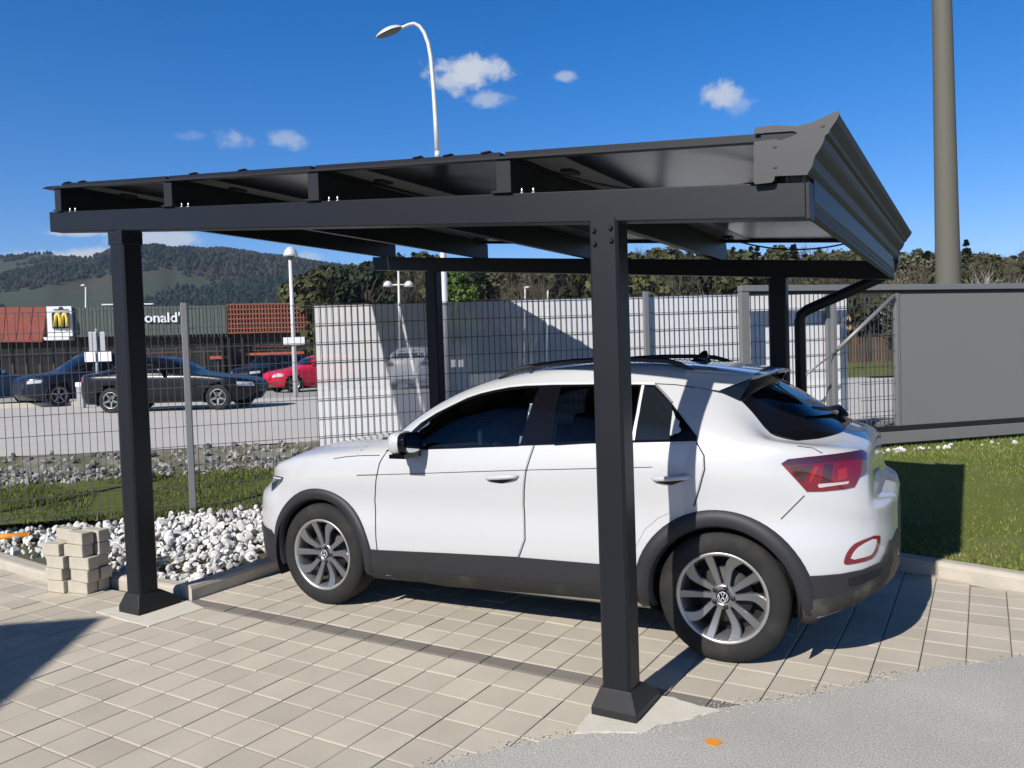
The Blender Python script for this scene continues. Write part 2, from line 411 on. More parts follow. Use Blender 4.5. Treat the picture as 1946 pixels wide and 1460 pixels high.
# ------------------------------------------------------------------ scattered stones, grass
ico = bmesh.new(); bmesh.ops.create_icosphere(ico, subdivisions=1, radius=1); ico.verts.index_update()
IV = [v.co.copy() for v in ico.verts]; IF = [[v.index for v in f.verts] for f in ico.faces]; ico.free()
ico = bmesh.new(); bmesh.ops.create_icosphere(ico, subdivisions=2, radius=1); ico.verts.index_update()
IV2 = [v.co.copy() for v in ico.verts]; IF2 = [[v.index for v in f.verts] for f in ico.faces]; ico.free()
def stone(mb, p, r, fine=True):
    q = Quaternion((rnd.gauss(0, 1), rnd.gauss(0, 1), rnd.gauss(0, 1), rnd.gauss(0, 1))).normalized()
    s = V((1, rnd.uniform(.6, 1), rnd.uniform(.45, .85))); off = V((rnd.uniform(0, 99), rnd.uniform(0, 99), 0))
    planes = [(V((rnd.gauss(0, 1), rnd.gauss(0, 1), rnd.gauss(0, 1))).normalized(), rnd.uniform(.42, .8)) for _ in range(8)]
    vs = []
    for v in (IV2 if fine else IV):
        w = v.copy()
        for n_, c in planes:
            e = w.dot(n_)
            if e > c: w -= n_*(e-c)
        w = V((w.x*s.x, w.y*s.y, w.z*s.z))*(1+.12*noise.noise(w*2+off)); w = q @ w
        vs.append(p + w*r)
    mb.add(vs, IF2 if fine else IF)
bed_top = lambda x: interp([(-9, .5), (-6.78, .86), (-5.73, 1.40), (-5.3, 1.86), (-4.74, 2.17), (-3.5, 2.8)], x)
mb = MB(); x = -7.6
while x < -3.56:
    y = .50
    while y < bed_top(x)+.08:
        px, py = x+rnd.uniform(-.03, .03), y+rnd.uniform(-.03, .03)
        if rnd.random() < .86 and not (px < -3.9 and py < .56):
            r = rnd.uniform(.020, .050)*(1.4 if rnd.random() < .16 else 1)
            stone(mb, V((px, py, .0+.18*max(0, (py-.45)/2.2)+rnd.uniform(.012, .05)+(.03 if py > .7 else 0))), r)
        y += .058
    x += .058
tag(mb.build('gravel', SM['stone'], recalc=False), kind='stuff')
mb = MB()
for _ in range(1500):
    l = rnd.uniform(-7.5, 1.5); fr = rnd.choice([rnd.uniform(.5, .7), rnd.uniform(.5, 1.0)]); d = lerp(d_f(l), d_r(l), fr)
    z = lerp(z_f(l), .5, fr); stone(mb, ld(l, d, z+rnd.uniform(-.02, .02)), rnd.uniform(.02, .075), False)
tag(mb.build('rubble', SM['rubble'], recalc=False), kind='stuff')
mb = MB()
for _ in range(46):       # pale stones left along the gate track
    l = rnd.uniform(2.9, 5.4) if rnd.random() < .8 else rnd.uniform(4.5, 6.3)
    d = d_f(l)-.3-rnd.uniform(.2, .45)-(.9 if rnd.random() < .05 else 0)
    stone(mb, ld(l, d, .325), rnd.uniform(.018, .05), False)
tag(mb.build('gravel', SM['stone'], recalc=False), kind='stuff')

def blades(name, mt, pts, hmin, hmax, wd, lean=.5):
    mb = MB(); vs = []; fs = []
    for p in pts:
        h = rnd.uniform(hmin, hmax); a = rnd.uniform(0, 6.283); w = wd*rnd.uniform(.7, 1.4)
        e = V((math.cos(a), math.sin(a), 0)); b = rnd.uniform(0, 6.283); k = h*lean*rnd.random()
        tip = p + V((math.cos(b)*k, math.sin(b)*k, h)); o = len(vs)
        vs += [p-e*w, p+e*w, tip]; fs.append((o, o+1, o+2))
    mb.v = vs; mb.f = [list(f) for f in fs]; mb.m = [0]*len(fs); mb.sm = [False]*len(fs)
    return tag(mb.build(name, mt, recalc=False), kind='stuff')
GRASS = mat('grass_blades', (.135, .18, .030), .7, 0, .3, island=.6, col2=(.23, .23, .085), mixscale=5, mixlo=.45, mixhi=.72)
GRASS2 = mat('rough_grass', (.11, .15, .03), .75, 0, .25, island=.5, col2=(.22, .20, .085), mixscale=1.3, mixlo=.48, mixhi=.7)
DRY = mat('dry_verge_grass', (.16, .145, .055), .8, 0, .25, island=.5, col2=(.07, .11, .03), mixscale=2, mixlo=.4, mixhi=.65)
pts = []
while len(pts) < 80000:
    t = rnd.random(); x = rnd.uniform(.2, 7)
    y0 = kerb_y(x)+.06; l0, dd = to_ld((x, y0)); 
    y = y0 + (rnd.random()**1.35)*7.2
    l, d = to_ld((x, y))
    if d > d_f(l)+.2: continue
    # same surface as the lawn sheet (approximate ruled height)
    tt = max(0, min(1, (y-y0)/max(.3, (on_fence_y(x) if False else 7.4)-0))) if False else None
    ln, dn = to_ld((x, y0)); 
    u = max(0., min(1., (d-dn)/max(.2, d_f(l)-dn)))
    pts.append(V((x, y, lerp(.095, z_f(l)+.01, u**.9)-.004)))
blades('grass', GRASS, pts, .016, .050, .0052, .8)
pts = []
for _ in range(26000):
    l = rnd.uniform(-7.2, -.6); e = rnd.random()
    d = d_f(l) - .9*e**1.5*(1 if l > -4 else .55) + .05
    p = ld(l, d)
    if p.y < bed_top(p.x)+.03 or p.x > -3.5: continue
    pts.append(V((p.x, p.y, .183-.035*e)))
blades('grass', DRY, pts, .02, .07, .005, .8)
pts = []
for _ in range(34000):
    l = rnd.uniform(-7.5, 2.0); fr = rnd.random()**.8*.62
    if noise.noise(V((l*1.3, fr*4, 2))) < -.25: continue
    d = lerp(d_f(l), d_r(l), fr); pts.append(ld(l, d+.03, lerp(z_f(l), .5, fr)-.02))
blades('grass', GRASS2, pts, .02, .07, .006, .9)

# ------------------------------------------------------------------ hills
HZ = lambda px: 710.7-.0332*px
EF = [(-1600, 560), (-400, 528), (0, 503), (30, 500), (70, 497), (100, 494), (130, 500), (180, 503), (210, 492), (250, 484), (290, 479), (315, 478), (335, 485), (360, 483), (400, 487), (430, 486), (470, 491), (510, 498), (560, 503), (600, 510), (660, 518), (740, 528), (900, 545), (1200, 565), (2000, 590), (3600, 590)]
EN = [(-1600, 705), (420, 690), (560, 640), (640, 585), (700, 567), (830, 562), (950, 566), (1100, 560), (1200, 552), (1640, 545), (1946, 553), (3600, 570)]
def hill_z(px, d):
    e1 = (HZ(px)-interp(EF, px))/FPX*760 + 1.1; e2 = (HZ(px)-interp(EN, px))/FPX*118 + 1.1
    l = d*(px-973)/FPX
    f1 = sstep(170, 760, d)**1.15*(1-.25*sstep(780, 1100, d)); f2 = sstep(52, 118, d)
    f1n = 1+ .16*(1-abs(2*sstep(170, 760, d)-1))*noise.noise(V((l*.006, d*.006, 0)))*2
    z1 = e1*f1*f1n; z2 = e2*f2 + noise.noise(V((l*.03, d*.03, 4)))*.8*f2
    return .47 + max(z1, z2, 0)
pxs = [-1600+i*40 for i in range(40)] + [i*10 for i in range(200)] + [2000+i*40 for i in range(41)]
dd_ = [50, 56, 62, 70, 80, 90, 100, 110, 118, 130, 150, 175, 200, 230, 260, 300, 340, 380, 420, 460, 500, 540, 580, 620, 660, 700, 730, 760, 800, 900, 1100]
mb = MB(); mb.grid([[ld(d*(px-973)/FPX, d, hill_z(px, d)-(.1 if d == 50 else 0)) for d in dd_] for px in pxs])
def hill_material():
    m = mat('hillside', (.05, .06, .03), .95, 0, .1)
    nt = m.node_tree; N = nt.nodes; L = nt.links; b = N['Principled BSDF']; tc = N.new('ShaderNodeTexCoord')
    def noi(s, d=5):
        n = N.new('ShaderNodeTexNoise'); n.inputs['Scale'].default_value = s; n.inputs['Detail'].default_value = d
        L.new(tc.outputs['Object'], n.inputs['Vector']); return n.outputs['Fac']
    def mixc(f, lo, hi, a, c):
        r = N.new('ShaderNodeMapRange'); r.inputs[1].default_value = lo; r.inputs[2].default_value = hi; L.new(f, r.inputs[0])
        x = N.new('ShaderNodeMix'); x.data_type = 'RGBA'; L.new(r.outputs[0], x.inputs[0])
        for i, q in ((6, a), (7, c)):
            if isinstance(q, tuple): x.inputs[i].default_value = (*q, 1)
            else: L.new(q, x.inputs[i])
        return x.outputs[2]
    a = mixc(noi(.035, 8), .35, .65, (.018, .029, .024), (.036, .045, .030))
    a = mixc(noi(.012, 4), .48, .60, a, (.058, .054, .038))
    a = mixc(noi(.0065, 3), .56, .60, a, (.048, .060, .042))
    L.new(a, b.inputs['Base Color']); return m
HILLM = hill_material()
tag(mb.build('hills', HILLM, recalc=False), kind='structure')
# far woods on the mountain: one mass of small crowns
mb = MB(); cnt = 0
while cnt < 17000:
    px = rnd.uniform(-350, 1250); d = 180+580*rnd.random()**.75
    l = d*(px-973)/FPX
    dens = noise.noise(V((l*.011, d*.011, 8)))+.5*noise.noise(V((l*.04, d*.04, 3)))
    ridge = d > 690
    if dens < (.06 if px < 240 else -.10 if px < 420 else -.34): continue
    if ridge and (px < 205 or 240 < px < 345): continue
    z = hill_z(px, d); h = rnd.uniform(3, 8)*(.50 if d > 650 else .56); r = h*rnd.uniform(.28, .55); p = ld(l, d, z-.5)
    o = len(mb.v); n = 6; a0 = rnd.uniform(0, 6)
    for (rr, zz) in ((r*.8, .12*h), (r, .35*h), (r*.62, .72*h)):
        for k in range(n):
            j = rnd.uniform(.75, 1.2); mb.v.append(p+V((math.cos(a0+k*1.047)*rr*j, math.sin(a0+k*1.047)*rr*j, zz*rnd.uniform(.9, 1.1))))
    mb.v.append(p+V((0, 0, h)))
    for i in range(2):
        for k in range(n): mb.f.append([o+i*n+k, o+i*n+(k+1) % n, o+(i+1)*n+(k+1) % n, o+(i+1)*n+k])
    for k in range(n): mb.f.append([o+2*n+k, o+2*n+(k+1) % n, o+3*n])
    cnt += 1
mb.m = [0]*len(mb.f); mb.sm = [False]*len(mb.f)
tag(mb.build('forest', mat('far_wood_crowns', (.015, .025, .021), .95, 0, .05, island=.4, col2=(.036, .036, .028), mixscale=.009, mixlo=.48, mixhi=.62), recalc=False), kind='stuff')
# ================================================================== CARPORT
SL = -.0974; ZB = 2.157; BH = .137; XL, XR = -4.272, .720; YF, YR = .03, 3.44
bb = lambda x: ZB+SL*x
bt = lambda x: ZB+BH+SL*x
cp = empty('carport', (-1.82, 1.8, 0), 'dark grey solar carport with four posts standing over the white parked car', 'carport')
AX = ((-3.602, -3.464), (-.18, -.045))
def slab(mb, x0, x1, y0, y1, zlo, zhi, mi=0):     # box whose top and bottom follow functions of x
    p = [V((x0, y0, zlo(x0))), V((x1, y0, zlo(x1))), V((x1, y1, zlo(x1))), V((x0, y1, zlo(x0))),
         V((x0, y0, zhi(x0))), V((x1, y0, zhi(x1))), V((x1, y1, zhi(x1))), V((x0, y1, zhi(x0)))]
    mb.hexa(p, mi)
def bevel_obj(o, w=.004, seg=2):
    md = o.modifiers.new('bevel', 'BEVEL'); md.width = w; md.segments = seg; md.limit_method = 'ANGLE'; md.angle_limit = R_(40)
    return o
for x0, x1 in AX:
    for yb_, front in ((YF, True), (YR, False)):
        y0, y1 = (yb_-.006, yb_+(.118 if x0 > -1 else .138)) if front else (yb_, yb_+.12); zt = bb((x0+x1)/2)+(.012 if front and x0 > -1 else -.001)
        zg = 0 if front else .02
        mb = MB()
        ch = .012
        pr_ = [(x0+ch, y0), (x1-ch, y0), (x1, y0+ch), (x1, y1-ch), (x1-ch, y1), (x0+ch, y1), (x0, y1-ch), (x0, y0+ch)]
        mb.prism(pr_, zg, zt, Matrix.Identity(4))
        post = mb.build('post', M['anth'], cp)
        mb = MB(); cx, cy = (x0+x1)/2, (y0+y1)/2
        def rr(ix, f0, f1, z): return [V((cx-ix, y0-f0, z)), V((cx+ix, y0-f0, z)), V((cx+ix, y1+f1, z)), V((cx-ix, y1+f1, z))]
        b0 = rr(.106, .035, .137, zg+.004)+rr(.106, .035, .137, zg+.045)+rr(.073, .005, .008, zg+.128)+rr(.0702, .0008, .0008, zg+.130)
        mb.add(b0, [(3,2,1,0)]+[(4*k+i, 4*k+(i+1) % 4, 4*k+4+(i+1) % 4, 4*k+4+i) for k in range(3) for i in range(4)]+[(12,13,14,15)])
        bevel_obj(mb.build('post_skirt', M['anth_l'], post), .003)
        if front:
            # top sleeve with four bolts
            mb = MB(); t = .006
            zs = bb(x0)-.001
            if x0 < -1:
                mb.box((cx, cy, zs-.050), (x1-x0+.006, y1-y0+.004, .085)); mb.build('post_sleeve', M['anth'], post)
                mb = MB(); mb.box((cx, cy, zs-.0185), (x1-x0+.009, y1-y0+.007, .008)); mb.box((cx, cy, zs-.088), (x1-x0+.009, y1-y0+.007, .006)); mb.build('post_sleeve_band', M['black'], post)
            if x0 > -1:
                for bx, bz in ((x0+.027, zs-.040), (x1-.030, zs-.036), (x0+.029, zs-.097), (x1-.028, zs-.090)):
                    mb = MB(); mb.lathe([(0, .014), (.009, .014), (.0115, .009), (.0115, 0)], 6, Matrix.Translation(V((bx, y0+.0015, bz))) @ Matrix.Rotation(R_(90), 4, 'X'), smooth=False)
                    mb.build('bolt', M['dark'], post)
for y0 in (YF, YR):
    mb = MB(); slab(mb, XL, XR, y0-.002, y0+.095, bb, bt)
    bm_ = mb.build('beam', M['anth'], cp); bevel_obj(bm_, .005)
    mb = MB(); mb.box((XR+.006, y0+.047, (bb(XR)+bt(XR))/2), (.011, .10, BH+.004)); mb.build('beam_cap', M['anth_l'], bm_)
PH = .150
PX = [(-4.165, -4.10), (-3.005, -2.935), (-1.806, -1.736), (-.628, -.556), (.545, .612)]
zt_ = lambda x: bt(x)+PH
for k, (x0, x1) in enumerate(PX):
    mb = MB(); lo = lambda x: bt(x)+.001; hi = lambda x: bt(x)+PH
    slab(mb, x0, x0+.012, .02, 3.62, lo, hi)                               # web
    slab(mb, x0, x1, .02, 3.62, lambda x: lo(x), lambda x: lo(x)+.008)    # lower flange
    slab(mb, x0+.012, x1, .02, 3.62, lambda x: hi(x)-.008, hi)
    slab(mb, x1-.012, x1, .0205, 3.6195, lambda x: lo(x)+.008, lambda x: hi(x)-.008)
    pu = mb.build('purlin', M['anth'], cp)
    mb = MB(); slab(mb, x0-.002, x1+.002, .012, .0195, lambda x: lo(x)+.001, lambda x: hi(x)-.001)
    slab(mb, x0-.03, x1+.002, .011, .034, lambda x: bt(x)+.0015, lambda x: bt(x)+.010)
    mb.build('end_plate', M['anth_l'], pu)
    for e in (.055, .115):
        xs = x1+e-.02
        mb = MB(); mb.lathe([(0, .027), (.003, .026), (.0045, .021), (.0045, .006), (.009, .005), (.009, 0)], 10, Matrix.Translation(V((xs, .055, bt(xs)))))
        mb.build('screw', M['zinc'], pu)
# roof plane: edge strip, eight solar modules (4 x 2) with frames and cells
zlo = lambda x: zt_(x)+.002
def module(x0, x1, y0, y1):
    mb = MB(); w = .028; h = .034
    slab(mb, x0, x1, y0, y0+w, zlo, lambda x: zlo(x)+h); slab(mb, x0, x1, y1-w, y1, zlo, lambda x: zlo(x)+h)
    slab(mb, x0, x0+w, y0+w, y1-w, zlo, lambda x: zlo(x)+h); slab(mb, x1-w, x1, y0+w, y1-w, zlo, lambda x: zlo(x)+h)
    fr = mb.build('solar_panel', M['anth'], cp)
    mb = MB(); slab(mb, x0+w-.002, x1-w+.002, y0+w-.002, y1-w+.002, lambda x: zlo(x)+.022, lambda x: zlo(x)+.030); mb.build('panel_glass', M['cells'], fr)
    # pale strip and junction box on the underside
    xm = x0+.10; mb = MB(); slab(mb, xm-.09+.03, xm+.14, y0+.08, y1-.08, lambda x: zlo(x)+.019, lambda x: zlo(x)+.0215); mb.build('back_strip', M['backsheet'], fr)
    for yy in (lerp(y0, y1, .2), lerp(y0, y1, .8)):
        mb = MB(); slab(mb, xm+.0, xm+.06, yy, yy+.10, lambda x: zlo(x)+.004, lambda x: zlo(x)+.0185); mb.build('junction_box', M['black'], fr)
    return fr
xs_ = [(-4.085, -2.985), (-2.955, -1.785), (-1.755, -.610), (-.580, .62)]
for x0, x1 in xs_:
    module(x0, x1, .015, 1.80); module(x0, x1, 1.815, 3.60)
mb = MB(); slab(mb, -4.262, -4.112, .01, 3.62, zlo, lambda x: zlo(x)+.020); slab(mb, -4.29, -4.262, .005, 3.625, lambda x: zlo(x)+.004, lambda x: zlo(x)+.014); mb.build('edge_strip', M['anth'], cp)
mb = MB(); slab(mb, -4.17, .60, .0, .0135, lambda x: zlo(x)+.0005, lambda x: zlo(x)+.012); mb.build('edge_profile', M['anth_l'], cp)
for xc in (-4.03, -3.86, -2.74, -2.32, -1.08, -.90, -.686, .602):
    for yy in (.03, 3.585):
        mb = MB(); z = zlo(xc)+.034; mb.bbox((xc, yy, z+.004), (.045, .045, .007), .002); mb.bbox((xc+.012, yy, z+.009), (.014, .018, .006), .002)
        mb.build('panel_clamp', M['anth'] if xc < .5 else M['zinc'], cp)
# cable looped under the modules, and cables on the rear beam
def sag(p0, p1, s, n=14):
    return [V(p0).lerp(V(p1), i/n) - V((0, 0, s*4*(i/n)*(1-i/n))) for i in range(n+1)]
mb = MB(); mb.tube(sag((-1.65, .35, zt_(-1.65)-.01), (-.70, 2.2, zt_(-.7)-.02), .06), .006, 6)
mb.tube(sag((-.48, .3, zt_(-.5)-.01), (.40, .7, zt_(.4)-.02), .07), .006, 6); mb.tube(sag((-.40, 2.9, zt_(-.4)-.02), (.5, 3.2, zt_(.5)-.03), .08), .006, 6)
mb.build('cable', M['black'], cp)
# gutter along the low end: cornice profile
def gz_(x): return x
GP = [(.565, 2.415), (.60, 2.437), (.64, 2.437), (.70, 2.422), (.745, 2.425), (.79, 2.437), (.825, 2.452), (.8415, 2.4535), (.8445, 2.444),
      (.835, 2.425), (.822, 2.408), (.812, 2.395), (.806, 2.382), (.798, 2.377), (.793, 2.374), (.790, 2.360), (.784, 2.345), (.775, 2.330), (.766, 2.318), (.757, 2.306), (.752, 2.290), (.748, 2.272), (.742, 2.262), (.735, 2.252),
      (.735, 2.165), (.728, 2.150), (.734, 2.135), (.727, 2.120), (.733, 2.104), (.722, 2.094), (.71, 2.094), (.71, 2.235), (.715, 2.262), (.60, 2.262), (.565, 2.26)]
T = Matrix(((1, 0, 0, 0), (0, 0, 1, 0), (0, 1, 0, 0), (0, 0, 0, 1)))     # local (x,z,y)
mb = MB(); mb.prism(GP[:24]+[(.728, 2.245), (.60, 2.262), (.565, 2.262)], .004, 3.645, T)
gut = mb.build('gutter', M['anth_l'], cp)
mb = MB(); mb.prism([(.733, 2.250), (.733, 2.165), (.727, 2.150), (.733, 2.135), (.727, 2.120), (.733, 2.104), (.722, 2.094), (.7325-.02, 2.094), (.7325-.02, 2.250)], .13, 3.43, T); mb.build('fascia', M['anth'], gut)
CAP = [(.535, 2.243), (.540, 2.232), (.603, 2.230), (.612, 2.238), (.615, 2.2525), (.731, 2.2405)] + [(a+.003, b) for a, b in GP[9:24]][::-1] + [(.848, 2.446), (.8435, 2.458), (.79, 2.441), (.745, 2.429), (.70, 2.426), (.62, 2.443), (.545, 2.447), (.540, 2.425), (.685, 2.410), (.700, 2.400), (.690, 2.394), (.640, 2.383), (.615, 2.392), (.540, 2.394)]
for y in (-.004, 3.645):
    mb = MB(); mb.prism(CAP, y, y+.006, T); ec = mb.build('end_cap', mat('end_cap_grey', (.052, .052, .053), .5, 0, .4), gut)
    for a, b in ((.617, 2.362), (.617, 2.285), (.79, 2.41)):
        mb = MB(); mb.box((a, y-.001 if y < 1 else y+.007, b), (.014, .004, .006)); mb.build('rivet', M['black'], ec)
# outlet and downpipe at the back
mb = MB(); mb.tube([V((.70, 3.70, 2.30)), V((.70, 3.70, 2.20)), V((.68, 3.70, 2.165)), V((.62, 3.70, 2.125)), V((.06, 3.74, 1.905)), V((.015, 3.74, 1.87)), V((.0, 3.74, 1.82)), V((.0, 3.74, .12))], .043, 14)
mb.box((.70, 3.70, 2.27), (.10, .10, .10)); mb.build('downpipe', M['anth'], cp)
# ================================================================== CARS: lofted bodies
def pchip(tab):
    xs = [t[0] for t in tab]; ys = [t[1] for t in tab]; n = len(xs)
    h = [xs[i+1]-xs[i] for i in range(n-1)]; dl = [(ys[i+1]-ys[i])/h[i] for i in range(n-1)]
    m = [0.]*n; m[0] = dl[0]; m[-1] = dl[-1]
    for i in range(1, n-1):
        if dl[i-1]*dl[i] > 0:
            w1 = 2*h[i]+h[i-1]; w2 = h[i]+2*h[i-1]; m[i] = (w1+w2)/(w1/dl[i-1]+w2/dl[i])
    def f(x):
        if x <= xs[0]: return ys[0]
        if x >= xs[-1]: return ys[-1]
        for i in range(n-1):
            if x <= xs[i+1]: break
        t = (x-xs[i])/h[i]; t2 = t*t; t3 = t2*t
        return (2*t3-3*t2+1)*ys[i]+(t3-2*t2+t)*h[i]*m[i]+(-2*t3+3*t2)*ys[i+1]+(t3-t2)*h[i]*m[i+1]
    return f
def crom(P, sub):      # centripetal-like Catmull-Rom through 2D points with given subdivisions per span
    out = []; n = len(P)
    for i in range(n-1):
        p0 = P[max(i-1, 0)]; p1 = P[i]; p2 = P[i+1]; p3 = P[min(i+2, n-1)]
        d1 = math.dist(p1, p2)+1e-6; d0 = math.dist(p0, p1)+1e-6; d2 = math.dist(p2, p3)+1e-6
        k = sub[i] if isinstance(sub, list) else sub
        def tang(a, b, c, da, db):
            if da < 1e-5: return [(c[q]-b[q])/db for q in (0, 1)]
            if db < 1e-5: return [(b[q]-a[q])/da for q in (0, 1)]
            v1 = [(b[q]-a[q])/da for q in (0, 1)]; v2 = [(c[q]-b[q])/db for q in (0, 1)]
            return [(v1[q]*db+v2[q]*da)/(da+db) for q in (0, 1)]
        t1 = tang(p0, p1, p2, d0 if i > 0 else 0, d1); t2 = tang(p1, p2, p3, d1, d2 if i < n-2 else 0)
        for j in range(k):
            t = j/k; a = t*t; b = a*t
            out.append(tuple((2*b-3*a+1)*p1[q]+(b-2*a+t)*d1*t1[q]+(-2*b+3*a)*p2[q]+(b-a)*d1*t2[q] for q in (0, 1)))
    out.append(P[-1]); return out

class Loft:
    """Body surface in car coordinates: x rearwards from the front axle, y to the right, z up."""
    def __init__(s, lines, xs, sub):
        fs = [(pchip([(x, y) for x, y, z in L]), pchip([(x, z) for x, y, z in L])) for L in lines]
        s.rows = []
        for x in xs:
            half = crom([(fy(x), fz(x)) for fy, fz in fs], sub)
            row = [V((x, -y, z)) for y, z in half] + [V((x, y, z)) for y, z in half[::-1][1:]]
            s.rows.append(row)
        a, b = len(s.rows), len(s.rows[0]); s.a, s.b = a, b
        s.co = [p for r in s.rows for p in r]
        s.quads = [(i*b+j, i*b+j+1, (i+1)*b+j+1, (i+1)*b+j) for i in range(a-1) for j in range(b-1)]
        nn = [V((0, 0, 0)) for _ in s.co]
        s.tris = []
        for q in s.quads:
            n = (s.co[q[2]]-s.co[q[0]]).cross(s.co[q[3]]-s.co[q[1]])
            for k in q: nn[k] += n
            s.tris += [(q[0], q[1], q[2]), (q[0], q[2], q[3])]
        s.nor = [n.normalized() if n.length > 0 else V((0, 0, 1)) for n in nn]
        c = V((sum(p.x for p in s.co)/len(s.co), 0, .7))
        if sum((p-c).dot(n) for p, n in zip(s.co, s.nor)) < 0: s.nor = [-n for n in s.nor]
        s.bvh = BVHTree.FromPolygons(s.co, s.tris)
    def cast(s, o, d):
        h = s.bvh.ray_cast(o, d)
        if h[0] is None: return None
        t = s.tris[h[2]]; w = poly_3d_calc([s.co[k] for k in t], h[0])
        n = V((0, 0, 0))
        for k, ww in zip(t, w): n += s.nor[k]*ww
        return h[0], n.normalized()
    def near(s, p):
        h = s.bvh.find_nearest(p); t = s.tris[h[2]]; w = poly_3d_calc([s.co[k] for k in t], h[0])
        n = V((0, 0, 0))
        for k, ww in zip(t, w): n += s.nor[k]*ww
        return h[0], n.normalized()
    def side(s, x, z, y0=-3): return s.cast(V((x, y0, z)), V((0, 1, 0)))

